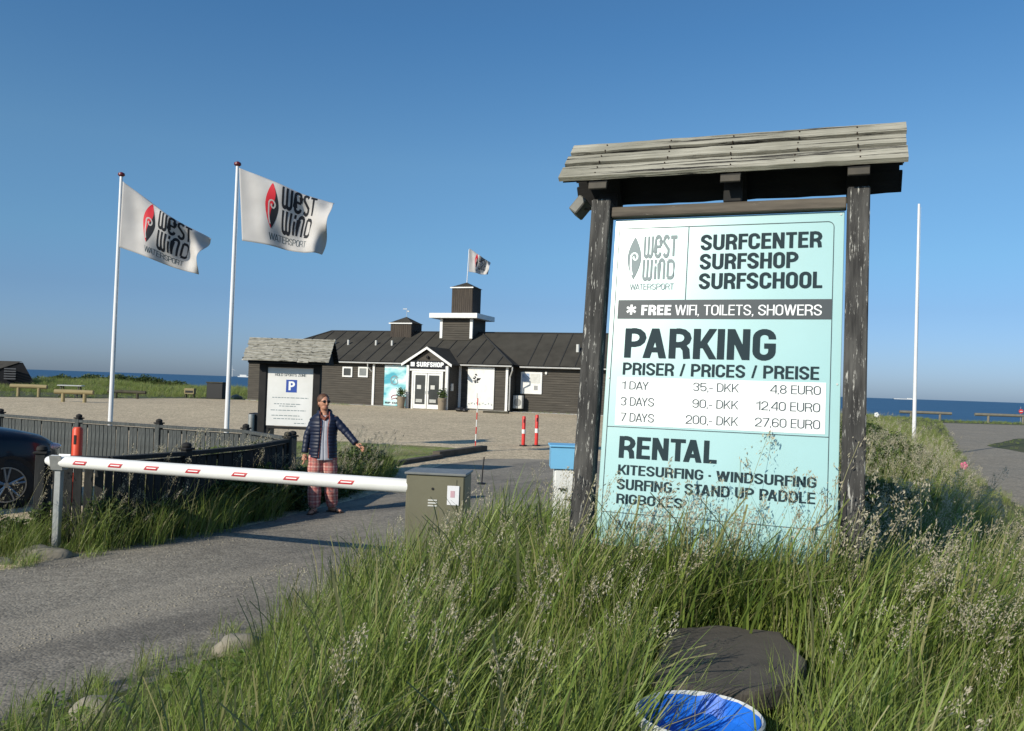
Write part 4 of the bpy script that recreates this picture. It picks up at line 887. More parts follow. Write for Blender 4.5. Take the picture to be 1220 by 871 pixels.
# plant pots
leafm = mat('leaf_green', (.035, .075, .018), (.10, .14, .04), rough=.5, attr='tint', transl=.25, randmix=.0)
def leaves(n, fn, size, seed=0, elong=1.6):
    r = np.random.default_rng(seed); c = np.array([fn(r) for _ in range(n)])
    a = r.normal(size=(n, 3)); a /= np.linalg.norm(a, axis=1)[:, None]; a[:, 2] = np.abs(a[:, 2]) * .6
    b = np.cross(a, r.normal(size=(n, 3))); b /= np.linalg.norm(b, axis=1)[:, None]
    s = size * r.uniform(.6, 1.3, (n, 1)); nr = np.cross(a, b)
    v = np.stack([c, c + a * s * elong * .5 + b * s * .5 + nr * s * .12, c + a * s * elong, c + a * s * elong * .5 - b * s * .5 + nr * s * .12], 1).reshape(-1, 3)
    return v, np.arange(n * 4).reshape(n, 4), np.repeat(r.random(n), 4)
def np_mesh(name, v, f, tint, m):
    me = bpy.data.meshes.new(name); me.from_pydata(v.tolist(), [], f.tolist() if hasattr(f, 'tolist') else f)
    at = me.attributes.new('tint', 'FLOAT', 'POINT'); at.data.foreach_set('value', np.asarray(tint, np.float32)); me.materials.append(m); return me
for s_, lab in ((-6.35, 'tall beige plant pot with a dark leafy shrub left of the shop door'), (-3.55, 'tall beige plant pot with a dark leafy shrub right of the shop door')):
    wp = Mb @ Vector((s_, K - .45, 0)); t = thing('potted_plant', lab, 'potted plant', wp, BR, group='plant pots by the shop door')
    MB().tube([(0, 0, 0), (0, 0, .72), (0, 0, .74)], [.22, .27, .25], 16).build('pot', mat('clay_pot', (.26, .21, .15), (.2, .165, .12), 4), t, True)
    v, f, ti = leaves(320, lambda r: r.normal(size=3) * (.11, .11, .14) + (0, 0, .95), .08, int(abs(s_) * 10)); link('foliage', np_mesh('foliage', v, f, ti, leafm), t)
# slab and tub in the foreground
slab = MB(); rr = random.Random(8)
P = [(0.63, 3.53), (0.72, 3.91), (0.85, 4.29), (1.13, 4.38), (1.41, 4.29), (1.39, 3.86), (1.24, 3.55), (1.03, 3.43), (0.82, 3.42)]
P2 = []
for i in range(len(P)):
    a = Vector(P[i]); b = Vector(P[(i + 1) % len(P)])
    for k in range(4): q_ = a.lerp(b, k / 4); P2.append((q_.x + rr.uniform(-.008, .008), q_.y + rr.uniform(-.008, .008)))
slab.prism(P2, .60, .70, 'z'); o = slab.build('cover_slab', stone_slab); o['label'] = 'dark flat slab lying in the grass below the teal sign'; o['category'] = 'slab'
md = o.modifiers.new('b', 'BEVEL'); md.width = .02; md.segments = 2; md.limit_method = 'ANGLE'
tub = thing('tub', 'round tub with white rim and bright blue lining at the bottom edge of the picture', 'tub', (.745, 3.17, .41))
n = 40
def ring(r, z): return [(math.cos(2 * math.pi * i / n) * r, math.sin(2 * math.pi * i / n) * r, z) for i in range(n)]
def lathe(prof, m, name, par):
    vs = []; fs = []
    for r_, z in prof: vs += ring(r_, z)
    for j in range(len(prof) - 1):
        for i in range(n): fs.append((j * n + i, j * n + (i + 1) % n, (j + 1) * n + (i + 1) % n, (j + 1) * n + i))
    return MB().add(vs, fs).build(name, m, par, True)
lathe([(.17, -.1), (.225, .26)], mat('tub_white', (.6, .62, .62), (.45, .47, .46), 12, .6), 'wall', tub)
lathe([(.222, .25), (.225, .285), (.230, .292), (.238, .285), (.235, .25)], MATS['tub_white'], 'rim', tub)
vs = [(0, 0, .17)]; fs = []
for j, (r_, z) in enumerate([(.08, .17), (.15, .18), (.20, .21), (.223, .282)]):
    vs += [(math.cos(2 * math.pi * i / n) * r_, math.sin(2 * math.pi * i / n) * r_, z + .02 * noise.noise(Vector((math.cos(2 * math.pi * i / n) * r_ * 14, math.sin(2 * math.pi * i / n) * r_ * 14, 3)))) for i in range(n)]
fs = [(0, 1 + i, 1 + (i + 1) % n) for i in range(n)] + [(1 + j * n + i, 1 + (j + 1) * n + i, 1 + (j + 1) * n + (i + 1) % n, 1 + j * n + (i + 1) % n) for j in range(3) for i in range(n)]
MB().add(vs, fs).build('lining', tub_blue, tub, True)
MB().bbox(-.05, .06, -.12, -.06, .185, .20, .004, Matrix.Rotation(R(25), 4, 'Z')).build('paper_scrap', white, tub)
# distant things
sh = thing('distant_ship', 'white ship on the horizon left of the parking notice', 'ship', (-1430, 4500, -1), R(5))
MB().prism([(-34, 0), (-38, 5), (38, 5), (32, 0)], -6, 6, 'y').build('hull', white, sh); MB().box(-25, 10, -5, 5, 5, 13).build('superstructure', white, sh)
sh = thing('distant_ship', 'low white ship on the horizon between teal sign and bare flagpole', 'ship', (2200, 4700, -1), R(5))
MB().prism([(-60, 0), (-66, 4), (66, 4), (60, 0)], -6, 6, 'y').build('hull', white, sh); MB().box(20, 45, -5, 5, 4, 8).build('superstructure', white, sh)
sh = thing('wind_turbine', 'tiny white wind turbine out at sea left of the parking notice', 'wind turbine', (-1530, 4600, -1))
MB().tube([(0, 0, 0), (0, 0, 42)], [1.6, .9], 8).build('tower', white, sh)
for a in (95, 215, 335): MB().tube([(0, -2, 42), (20 * math.cos(R(a)), -2, 42 + 20 * math.sin(R(a)))], [.9, .3], 5).build('blade', white, sh)
#%%PART2
# ------------------------------------------------------------------ car
car = thing('parked_car', 'dark blue car parked at the left picture edge, its right front wheel showing', 'car', (-7.12, 12.60, .004), R(60))
paint = mat('navy_car_paint', (.003, .004, .009), (.004, .005, .011), 1, .3, coat=.25, spec=.3)
def loft(sections, m, name, par, close=False, smooth=True):
    n = len(sections[0]); vs = [p for s_ in sections for p in s_]; fs = []
    for j in range(len(sections) - 1):
        for i in range(n - (0 if close else 1)): fs.append((j * n + i, j * n + (i + 1) % n, (j + 1) * n + (i + 1) % n, (j + 1) * n + i))
    fs += [tuple(range(n))[::-1], tuple(range((len(sections) - 1) * n, len(sections) * n))]
    o = MB().add(vs, fs).build(name, m, par); o.data.polygons.foreach_set('use_smooth', [True] * len(o.data.polygons)); o.data.set_sharp_from_angle(angle=R(50)); return o
ST = [(0.02, .50, .32, .60, .66), (-.05, .68, .27, .72, .78), (-.14, .77, .24, .80, .86), (-.3, .84, .22, .86, .93), (-.6, .885, .22, .90, .99), (-.95, .90, .22, .93, 1.04), (-1.3, .905, .22, .96, 1.08), (-2.2, .91, .22, .98, 1.04),
      (-3.3, .91, .22, 1.0, 1.06), (-3.95, .90, .24, 1.02, 1.1), (-4.3, .84, .28, 1.0, 1.06), (-4.45, .70, .34, .9, .95)]
def sec(x, w, zs, zh, zt):
    zh, zt = zh * 1.07, zt * 1.08
    h = [(w * .93, zs), (w * .99, zs + .10), (w, (zs + zh) / 2), (w * .985, zh - .08), (w * .93, zh), (w * .75, zh + (zt - zh) * .6), (w * .4, zt - .01), (0, zt)]
    return [(x, -a, b) for a, b in h] + [(x, a, b) for a, b in h[::-1][1:]]
body = loft([sec(*s_) for s_ in ST], paint, 'body', car)
GS = [(-1.2, .78, 1.02, 1.05, .7), (-1.5, .78, 1.02, 1.32, .66), (-1.95, .78, 1.02, 1.55, .60), (-2.6, .79, 1.02, 1.61, .60), (-3.3, .79, 1.02, 1.59, .60), (-3.8, .78, 1.03, 1.45, .62), (-4.2, .76, 1.03, 1.08, .68)]
loft([[(x, -w, z0), (x, -w2 - .02, z1 - .08), (x, -w2 + .08, z1), (x, 0, z1 + .02), (x, w2 - .08, z1), (x, w2 + .02, z1 - .08), (x, w, z0)] for x, w, z0, z1, w2 in GS], glass_m, 'windows', car)
loft([[(x, -w2 + .05, z1 - .02), (x, -w2 + .09, z1 + .012), (x, 0, z1 + .035), (x, w2 - .09, z1 + .012), (x, w2 - .05, z1 - .02)] for x, w, z0, z1, w2 in GS[2:5]], paint, 'roof_panel', car)
tyre_m = mat('tyre_rubber', (.012, .012, .012), (.02, .02, .02), 20, .8); rim_m = mat('alloy_rim', (.36, .37, .38), (.3, .3, .31), 6, .3, metal=.7); rimd = mat('rim_dark', (.02, .02, .022), rough=.4)
def wheel(x, y, side, steer):

    Mw = Matrix.Translation((x, y, .33)) @ Matrix.Rotation(steer, 4, 'Z')
    t = MB().tube([(0, -.11, 0), (0, -.10, 0), (0, .10, 0), (0, .11, 0)], [.30, .33, .33, .30], 40, Mw).build('wheel', tyre_m, car, True)
    MB().tube([(0, side * .10, 0), (0, side * .113, 0)], .235, 32, Mw).build('rim_back', rimd, t)
    m = MB()
    for i in range(32):
        a, b = 2 * math.pi * i / 32, 2 * math.pi * (i + 1) / 32; y0, y1 = side * .10, side * .125
        m.add([(.222 * math.cos(a), y1, .222 * math.sin(a)), (.24 * math.cos(a), y1, .24 * math.sin(a)), (.24 * math.cos(b), y1, .24 * math.sin(b)), (.222 * math.cos(b), y1, .222 * math.sin(b))], [(0, 1, 2, 3)], Mw)
    for i in range(5):
        for dd in (-.16, .16):
            a = 2 * math.pi * i / 5 + .3; p = (math.cos(a + dd * .4) * .03, side * .128, math.sin(a + dd * .4) * .03); q_ = (math.cos(a + dd) * .225, side * .12, math.sin(a + dd) * .225)
            m.tube([p, q_], [.014, .016], 6, Mw)
    m.tube([(0, side * .11, 0), (0, side * .135, 0)], [.045, .035], 14, Mw); m.build('rim', rim_m, t)
    MB().tube([(x, y - side * .14, .33), (x, (.865 + .05) * side, .33)], .385, 36).build('wheel_arch', black_m, car)
wheel(-.85, -.83, -1, R(-24)); wheel(-.85, .83, 1, R(-24)); wheel(-3.5, -.83, -1, 0); wheel(-3.5, .83, 1, 0)
for sg in (-1, 1):
    MB().ball((-.17, sg * .715, .80), (.15, .085, .055), 16, 8).build('headlight', mat('headlight_glass', (.5, .53, .56), (.3, .32, .35), 12, .1, coat=1), car, True)
    MB().bbox(-1.62, -1.42, min(sg * .9, sg * 1.06), max(sg * .9, sg * 1.06), 1.02, 1.15, .03).build('mirror', paint, car)
MB().bbox(-.06, .035, -.42, .42, .45, .60, .02).build('grille', black_m, car)

# ------------------------------------------------------------------ person
per = thing('person', 'woman in navy puffer jacket, pink plaid trousers and sunglasses standing behind the white barrier arm', 'person', (-2.63, 11.9, .008))
def remeshed(mb, name, m, par, vox=.006, smooth=2):
    o = mb.build(name, m, None); md = o.modifiers.new('r', 'REMESH'); md.mode = 'VOXEL'; md.voxel_size = vox; md.use_smooth_shade = True
    ms = o.modifiers.new('s', 'SMOOTH'); ms.iterations = smooth; ms.factor = .5
    me = bpy.data.meshes.new_from_object(o.evaluated_get(bpy.context.evaluated_depsgraph_get())); bpy.data.objects.remove(o)
    me.name = name; r_ = link(name, me, par); return r_
skin_m = mat('skin', (.50, .25, .16), (.44, .21, .13), 8, .5)
fc = Vector((.62, -.78, 0)); sd_ = Vector((.78, .62, 0)); hc = Vector((-.015, 0, 1.56))
b_ = MB()
Hm = Matrix((sd_, -fc, Vector((0, 0, 1)))).transposed().to_4x4(); Hm.translation = hc
b_.ball((0, 0, .01), (.072, .092, .10), 20, 14, Hm).ball((0, -.035, -.06), (.05, .05, .05), 16, 10, Hm).ball((0, -.094, -.015), (.013, .02, .02), 10, 8, Hm).ball((0, -.088, .012), (.012, .014, .03), 10, 8, Hm)
b_.ball((.073, .01, -.01), (.01, .018, .028), 8, 8, Hm).ball((-.073, .01, -.01), (.01, .018, .028), 8, 8, Hm)
b_.tube([(0, .01, 1.34), (0, .01, 1.42), hc + Vector((0, 0, -.04))], [.065, .052, .05], 16)
b_.tube([(0, .01, .86), (0, .0, 1.0), (0, .0, 1.22), (0, .01, 1.36)], [.15, .13, .15, .13], 18, ry=[.11, .10, .11, .09])
LA = [(-.125, .01, 1.345), (-.235, .02, 1.09), (-.25, -.03, .85)]; RA = [(.125, 0, 1.35), (.33, -.02, 1.15), (.475, -.10, 1.01)]
for A_ in (LA, RA): b_.tube([A_[0], A_[1], A_[2]], [.05, .04, .028], 12)
b_.tube([(-.08, .0, .90), (-.10, -.02, .50), (-.09, .01, .09)], [.085, .06, .042], 14); b_.tube([(.08, .02, .90), (.10, .05, .50), (.115, .2, .09)], [.085, .06, .042], 14)
def foot(x, y, d):
    d = Vector(d).normalized(); b_.tube([Vector((x, y, .045)) - d * .05, Vector((x, y, .045)) + d * .04, Vector((x, y, .03)) + d * .13, Vector((x, y, .025)) + d * .18], [.03, .036, .038, .024], 12, ry=[.03, .035, .022, .013])
    return d
f1 = foot(-.09, -.0, (-.12, -1, 0)); f2 = foot(.115, .19, (.85, -.5, 0))
def hand(w, d, up, thumb, curl, sp):
    w = Vector(w); d = Vector(d).normalized(); th = Vector(thumb); th = (th - d * th.dot(d)).normalized(); nrm = d.cross(th).normalized() * up
    b_.tube([w, w + d * .03, w + d * .085], [.026, .036, .040], 12, Matrix.Identity(4), ry=[.022, .017, .015])
    for i, (o_, L_) in enumerate(((.030, .066), (.010, .075), (-.010, .070), (-.029, .055))):
        s0 = w + d * .082 + th * o_; e1 = s0 + (d + th * o_ * sp + nrm * curl * (.25 + .1 * i)).normalized() * L_ * .5; e2 = e1 + (d + th * o_ * sp * 1.2 + nrm * curl * (.9 + .15 * i)).normalized() * L_ * .5
        b_.tube([s0, e1, e2], [.0095, .0085, .0065], 8)
    s0 = w + d * .03 + th * .028; b_.tube([s0, s0 + (d * .6 + th * .8).normalized() * .035, s0 + (d * .85 + th * .5 + nrm * .2).normalized() * .068], [.012, .011, .008], 8)
hand((-.25, -.035, .83), (.02, -.15, -1), 1, (.3, -1, 0), .5, 3); hand((.49, -.105, .995), (.85, -.25, -.5), 1, (.2, -.6, .8), .45, 7)
remeshed(b_, 'body', skin_m, per, .0055)
hr = MB(); hr.ball((0, .026, .044), (.086, .096, .088), 20, 14, Hm).ball((0, .075, -.01), (.062, .045, .07), 14, 10, Hm).ball((0, .115, .02), (.035, .03, .035), 12, 8, Hm)
remeshed(hr, 'hair', mat('brown_hair', (.13, .06, .03), (.075, .035, .02), 30, .6, .002, 60, (1, 1, .3)), per, .007)
sg_ = MB()
for x in (-.032, .032): sg_.ball((x, -.086, .02), (.027, .009, .021), 14, 8, Hm)
sg_.tube([(-.01, -.096, .026), (.01, -.096, .026)], .004, 6, Hm)
for x in (-1, 1): sg_.tube([(x * .055, -.078, .026), (x * .078, .01, .022)], .004, 6, Hm)
sg_.build('sunglasses', black_m, per, True)
MB().ball((0, -.083, -.052), (.022, .008, .006), 10, 6, Hm).build('mouth', mat('lips', (.35, .1, .09)), per, True)
navy = mat('navy_quilt', (.010, .016, .042), (.007, .011, .03), 10, .5)
def rings(spec, gap=None, n=40, quilt=0.0, front=-78, yaw=0):
    secs = []
    Z0 = [s_[0] for s_ in spec]; N = 46
    for j in range(N + 1):
        z = Z0[0] + (Z0[-1] - Z0[0]) * j / N
        for a, c in zip(spec[:-1], spec[1:]):
            if a[0] <= z <= c[0] + 1e-9: t = (z - a[0]) / (c[0] - a[0]); t = t * t * (3 - 2 * t) if 0 else t; q_ = [a[i] * (1 - t) + c[i] * t for i in range(1, len(a))]
        rx, ry2, cx, cy, g = q_; bul = quilt * abs(math.sin(z * math.pi / .048))
        ring_ = []
        for i in range(n + 1):
            an = R(front + g + (360 - 2 * g) * i / n); ring_.append((cx + (rx + bul) * math.cos(an), cy + (ry2 + bul) * math.sin(an), z))
        secs.append(ring_)
    return secs
def shell(secs, name, m, par, thick=.012, close=False):
    n = len(secs[0]); vs = [p for s_ in secs for p in s_]; fs = [(j * n + i, j * n + i + 1, (j + 1) * n + i + 1, (j + 1) * n + i) for j in range(len(secs) - 1) for i in range(n - 1)]
    o = MB().add(vs, fs).build(name, m, par, True)
    if thick: md = o.modifiers.new('s', 'SOLIDIFY'); md.thickness = thick; md.offset = -1
    return o
jk = rings([(.79, .18, .138, .0, .0, 22), (.92, .18, .138, 0, 0, 20), (1.08, .168, .128, 0, 0, 17), (1.24, .182, .134, 0, 0, 15), (1.32, .19, .125, 0, .005, 18), (1.375, .135, .105, 0, .01, 28), (1.41, .088, .085, 0, .012, 40), (1.45, .092, .085, 0, .015, 50)], quilt=.008)
jo = shell(jk, 'jacket', navy, per)
MB().tube([s_[0] for s_ in jk[::3]], .008, 6).build('jacket_edge', mat('rust_trim', (.28, .07, .05)), jo, True); MB().tube([s_[-1] for s_ in jk[::3]], .008, 6).build('jacket_edge', MATS['rust_trim'], jo, True)
for A_ in (LA, RA):
    P = []; rad = []; a0 = Vector(A_[0]); a1 = Vector(A_[1]); a2 = Vector(A_[2])
    for i in range(41):
        t = i / 40; p = (a0.lerp(a1, t * 2) if t < .5 else a1.lerp(a2, t * 2 - 1)); P.append(p); rad.append(min(.035 + .5 * t, .060 - .018 * t) + .007 * abs(math.sin(i * .62)))
    P = [Vector(P[0])] + [(P[i - 1] + P[i] * 2 + P[i + 1]) / 4 for i in range(1, 40)] + [P[-1]]
    MB().tube(P, rad, 16).build('sleeve', navy, per, True)
MB().tube([(-.08, .03, 1.42), (-.06, .075, 1.44), (.0, .095, 1.45), (.06, .075, 1.44), (.08, .03, 1.42), (.06, -.05, 1.39)], [.02, .032, .036, .032, .024, .012], 10).build('hood', navy, per, True)
sh_ = rings([(.76, .165, .118, .01, -.012, 0), (1.0, .155, .12, .0, -.008, 0), (1.24, .165, .12, 0, -.006, 0), (1.345, .12, .085, 0, 0, 0), (1.385, .07, .06, 0, 0, 0)])
shell(sh_, 'shirt', mat('grey_shirt', (.42, .43, .48), (.34, .35, .40), 10, .8), per, .004)
MB().tube([(-.07, -.04, 1.385), (-.02, -.075, 1.36), (.03, -.085, 1.33), (.07, -.055, 1.38)], [.02, .03, .028, .02], 10).build('scarf', mat('rust_scarf', (.22, .07, .045), (.13, .05, .035), 20, .9), per, True)
def plaid():
    m = bpy.data.materials.new('pink_plaid'); m.use_nodes = True; n = m.node_tree.nodes; l = m.node_tree.links
    tc = n.new('ShaderNodeTexCoord'); prev = None
    base = n.new('ShaderNodeRGB'); base.outputs[0].default_value = (.52, .17, .14, 1); prev = base.outputs[0]
    for ax, sc_, col, w in (('Z', 90, (.68, .5, .42, 1), .35), ('X', 90, (.68, .5, .42, 1), .35), ('Z', 150, (.2, .03, .05, 1), .72), ('X', 150, (.2, .03, .05, 1), .72)):
        wv_ = n.new('ShaderNodeTexWave'); wv_.bands_direction = ax; wv_.inputs['Scale'].default_value = sc_ / 20; wv_.inputs['Distortion'].default_value = .6; l.new(tc.outputs['Object'], wv_.inputs[0])
        mr = n.new('ShaderNodeMapRange'); mr.inputs[1].default_value = .62; mr.inputs[2].default_value = .8; mr.inputs[4].default_value = .45; l.new(wv_.outputs['Fac'], mr.inputs[0])
        mx = n.new('ShaderNodeMix'); mx.data_type = 'RGBA'; mx.inputs[7].default_value = col; l.new(mr.outputs[0], mx.inputs[0]); l.new(prev, mx.inputs[6]); prev = mx.outputs[2]
    l.new(prev, n['Principled BSDF'].inputs['Base Color']); n['Principled BSDF'].inputs['Roughness'].default_value = .9; return m
tr = MB()
def leg(P, rr_):
    Q = []; rad = []
    for i in range(25):
        t = i / 24 * (len(P) - 1); k = min(int(t), len(P) - 2); f = t - k; Q.append(Vector(P[k]).lerp(Vector(P[k + 1]), f)); rad.append(rr_[k] * (1 - f) + rr_[k + 1] * f + .006 * math.sin(i * 1.7) + .004 * math.sin(i * 3.1))
    tr.tube(Q, rad, 18)
leg([(-.07, .0, .93), (-.092, -.01, .72), (-.105, -.02, .48), (-.098, .0, .15), (-.092, .0, .085)], [.12, .112, .098, .092, .066])
leg([(.07, .01, .93), (.088, .03, .72), (.105, .06, .48), (.115, .17, .15), (.115, .19, .085)], [.12, .112, .098, .09, .066])
tr.tube([(0, 0, .84), (0, 0, .95), (0, 0, 1.0)], [.165, .165, .15], 20, ry=[.125, .125, .11])
remeshed(tr, 'trousers', plaid(), per, .009, 3)
for (x, y), d in (((-.09, 0), f1), ((.115, .19), f2)):
    Ms = Matrix.Translation((x, y, 0)) @ Matrix.Rotation(math.atan2(d.y, d.x), 4, 'Z')
    sn = MB().bbox(-.07, .20, -.045, .045, .0, .016, .006, Ms); so2 = sn.build('sandal', mat('sandal_brown', (.06, .03, .02)), per)
    MB().tube([Ms @ Vector((.11, -.045, .012)), Ms @ Vector((.11, -.03, .05)), Ms @ Vector((.11, .03, .05)), Ms @ Vector((.11, .045, .012))], .009, 6).build('strap', MATS['sandal_brown'], so2)

# ------------------------------------------------------------------ vegetation
grass_m = mat('grass_blade', (.062, .13, .02), (.39, .46, .11), rough=.45, spec=.35, attr='tint', transl=.32, randmix=.35)
seed_m = mat('grass_seed_head', (.34, .29, .19), (.66, .60, .45), rough=.8, attr='tint', transl=.35, randmix=.2)
stem_m = mat('grass_stem', (.12, .15, .045), (.34, .31, .15), rough=.6, attr='tint', transl=.15, randmix=.3)
shrub_m = mat('shrub_leaf', (.018, .045, .010), (.14, .18, .055), rough=.5, spec=.35, attr='tint', transl=.25, randmix=.25)
def tuft(name, n, L, W, rad, wind, seg=5, seeds=0, sL=(.9, 1.15), head=(.16, .03), seed=0, curl=1.0, tint=(.0, 1.0), dry=.06):
    r = random.Random(seed); V = []; F = []; T = []; MI = []
    def blade(base, L_, w, az, tilt, bend, ti, mi, sg=seg, tip=.05):
        d = Vector((math.cos(az), math.sin(az), 0)); sdv = Vector((-d.y, d.x, 0)); tw = r.uniform(-.9, .9); sdv = (sdv * math.cos(tw) + d * math.sin(tw)).normalized()
        p = Vector(base); an = tilt; o = len(V); P = []
        for k in range(sg + 1):
            t = k / sg; ww = w * (.55 + .9 * t - 1.42 * t * t + (.0)) if mi == 0 else w * (1 - .4 * t); ww = max(ww, w * tip)
            V.append(p - sdv * ww / 2); V.append(p + sdv * ww / 2); T.extend([ti, ti]); P.append(p.copy())
            an += bend / sg * (.4 + 1.2 * t); st_ = L_ / sg
            dirv = d * math.sin(an) + Vector((0, 0, 1)) * math.cos(an) + Vector((wind * (.3 + t), wind * .25 * t, 0)); p = p + dirv.normalized() * st_
        for k in range(sg): F.append((o + 2 * k, o + 2 * k + 1, o + 2 * k + 3, o + 2 * k + 2)); MI.append(mi)
        return P
    for i in range(n):
        a = r.uniform(0, 6.28); q_ = rad * math.sqrt(r.random()); isdry = r.random() < dry
        blade((q_ * math.cos(a), q_ * math.sin(a), -.03), r.uniform(*L) * (1 if r.random() < .7 else .6), r.uniform(*W), r.uniform(0, 6.28), r.uniform(.02, .30), r.uniform(.1, 1.3) * curl, r.uniform(*tint), 1 if isdry else 0)
    for i in range(seeds):
        a = r.uniform(0, 6.28); q_ = rad * math.sqrt(r.random())
        P = blade((q_ * math.cos(a), q_ * math.sin(a), -.03), r.uniform(*sL), .0028, r.uniform(0, 6.28), r.uniform(.0, .16), r.uniform(.05, .45), r.random(), 1, 6, .5)
        hl, hw = head[0] * r.uniform(.7, 1.2), head[1] * r.uniform(.6, 1.3); ax = (P[-1] - P[-2]).normalized(); tp = P[-1]; tn = r.random() * .6
        ns_ = 54
        # side branches of the panicle carry clusters
        for k in range(ns_):
            t = r.random(); br = Vector((r.uniform(-1, 1) + wind * 1.6, r.uniform(-1, 1), r.uniform(-.5, .6))).normalized() * hw * (1.15 - t) * r.random() ** .5 * 1.6
            c = tp - ax * hl * (1 - t) + br; s_ = r.uniform(.0035, .0072); e1 = (ax + Vector((r.uniform(-.8, .8), r.uniform(-.8, .8), r.uniform(-.8, .5)))).normalized() * s_ * 1.6
            e2 = e1.cross(Vector((r.uniform(-1, 1), r.uniform(-1, 1), r.uniform(-1, 1)))).normalized() * s_ * .5
            o = len(V); V.extend([c - e1, c + e2, c + e1, c - e2]); T.extend([tn + r.random() * .4] * 4); F.append((o, o + 1, o + 2, o + 3)); MI.append(2)
    me = bpy.data.meshes.new(name); me.from_pydata([tuple(v) for v in V], [], F)
    at = me.attributes.new('tint', 'FLOAT', 'POINT'); at.data.foreach_set('value', np.array(T, np.float32))
    for m_ in (grass_m, stem_m, seed_m): me.materials.append(m_)
    me.polygons.foreach_set('material_index', np.array(MI, np.int32)); me.polygons.foreach_set('use_smooth', [True] * len(F)); return me
def leafclump(name, n, rad, size, seed, m=None):
    def fn(r):
        a = r.normal(size=3); a /= np.linalg.norm(a); return a * rad * (.55 + .45 * r.random()) * np.array([1, 1, .85])
    v, f, t = leaves(n, fn, size, seed, 1.5); me = np_mesh(name, v, f, t, m or shrub_m); return me
def scatter(name, meshes, pts, sc, rot, idx, **kw):
    N = len(pts); me = bpy.data.meshes.new(name); me.vertices.add(N); me.vertices.foreach_set('co', np.asarray(pts, np.float32).ravel())
    a = me.attributes.new('scl', 'FLOAT', 'POINT'); a.data.foreach_set('value', np.asarray(sc, np.float32))
    a = me.attributes.new('rot', 'FLOAT_VECTOR', 'POINT'); a.data.foreach_set('vector', np.asarray(rot, np.float32).ravel())
    a = me.attributes.new('pick', 'INT', 'POINT'); a.data.foreach_set('value', np.asarray(idx, np.int32))
    cl = bpy.data.collections.new(name + '_sources')
    for i, q_ in enumerate(meshes): cl.objects.link(bpy.data.objects.new('%s_source_%02d' % (name, i), q_))
    o = link(name, me, **kw); g = bpy.data.node_groups.new(name, 'GeometryNodeTree')
    g.interface.new_socket('Geometry', in_out='INPUT', socket_type='NodeSocketGeometry'); g.interface.new_socket('Geometry', in_out='OUTPUT', socket_type='NodeSocketGeometry')
    n = g.nodes; l = g.links; gi = n.new('NodeGroupInput'); go = n.new('NodeGroupOutput'); ip = n.new('GeometryNodeInstanceOnPoints'); ci = n.new('GeometryNodeCollectionInfo')
    ci.inputs['Collection'].default_value = cl; ci.inputs['Separate Children'].default_value = True; ci.inputs['Reset Children'].default_value = True
    ip.inputs['Pick Instance'].default_value = True
    for nm, ty, so3 in (('scl', 'FLOAT', 'Scale'), ('rot', 'FLOAT_VECTOR', 'Rotation'), ('pick', 'INT', 'Instance Index')):
        na = n.new('GeometryNodeInputNamedAttribute'); na.data_type = ty; na.inputs['Name'].default_value = nm; l.new(na.outputs['Attribute'], ip.inputs[so3])
    l.new(gi.outputs[0], ip.inputs['Points']); l.new(ci.outputs[0], ip.inputs['Instance']); l.new(ip.outputs[0], go.inputs[0])
    md = o.modifiers.new('scatter', 'NODES'); md.node_group = g; return o
WIND = .38
T_main = [tuft('lush', 38, (.40, .82), (.005, .011), .13, WIND * .75, seed=i, curl=.9, dry=.22, tint=(.1 * (i % 3), .75 + .08 * (i % 4))) for i in range(6)] + [tuft('broad', 20, (.5, .9), (.012, .021), .12, WIND * .7, seed=20 + i, tint=(.05, .6), curl=.8) for i in range(3)]
T_seed = [tuft('seeded', 12, (.4, .7), (.005, .009), .12, WIND, seeds=3, sL=(.70, 1.08), head=(.16, (.03, .055, .036, .062)[i]), seed=40 + i, dry=.2) for i in range(4)]
T_short = [tuft('short', 34, (.12, .30), (.004, .008), .12, .15, seg=4, seed=60 + i, curl=1.2) for i in range(3)]
def place(N, x0, x1, y0, y1, cond, seed):
    r = np.random.default_rng(seed); X = r.uniform(x0, x1, N); Y = r.uniform(y0, y1, N); k = cond(X, Y, r); return X[k], Y[k], r
PX = {}
def vis(X, Y): return np.abs(X) < .72 * Y + .9
def isl_d(X, Y): return np.where(inside(X, Y, IS), pdist(X, Y, IS), -pdist(X, Y, IS))
def silh(X, Y):
    p_ = 610 + 1000 * X / np.maximum(Y, .1); ys_ = np.interp(p_, [1000, 1035, 1060, 1130, 1150, 1200, 1240], [486, 486, 492, 510, 550, 606, 645]); yh = 459.7 + .0337 * (p_ - 610)
    h = 1.9 - (ys_ - yh) / 1000 * Y - gz(X, Y)
    yl = np.interp(p_, [0, 130, 200, 290, 325, 350, 420, 560], [832, 822, 804, 778, 745, 690, 640, 608]); hl = 1.9 - (yl - yh) / 1000 * Y - gz(X, Y)
    return np.where(p_ > 1000, np.clip(h / .98, np.where(Y > 12, .35, .18), 1.0), np.where(p_ < 540, np.clip(hl / .86, .22, 1.0), 1.0))
def wedge(X, Y): return (X / Y > .13) & (X / Y < .335) & (Y < 3.5) & (Y > 1.6)
def on_slab(X, Y): return ((X > .58) & (X < 1.44) & (Y > 3.42) & (Y < 4.46) & (X > .17 * Y - .04)) | ((X - .735) ** 2 + (Y - 3.12) ** 2 < .25 ** 2)
def keep(X, Y, d): return ~on_slab(X, Y) & vis(X, Y)
def lumps(X, Y): return .85 + .2 * np.sin(X * 2.3 + Y * 1.1) * np.sin(Y * 1.9 - X * .7)
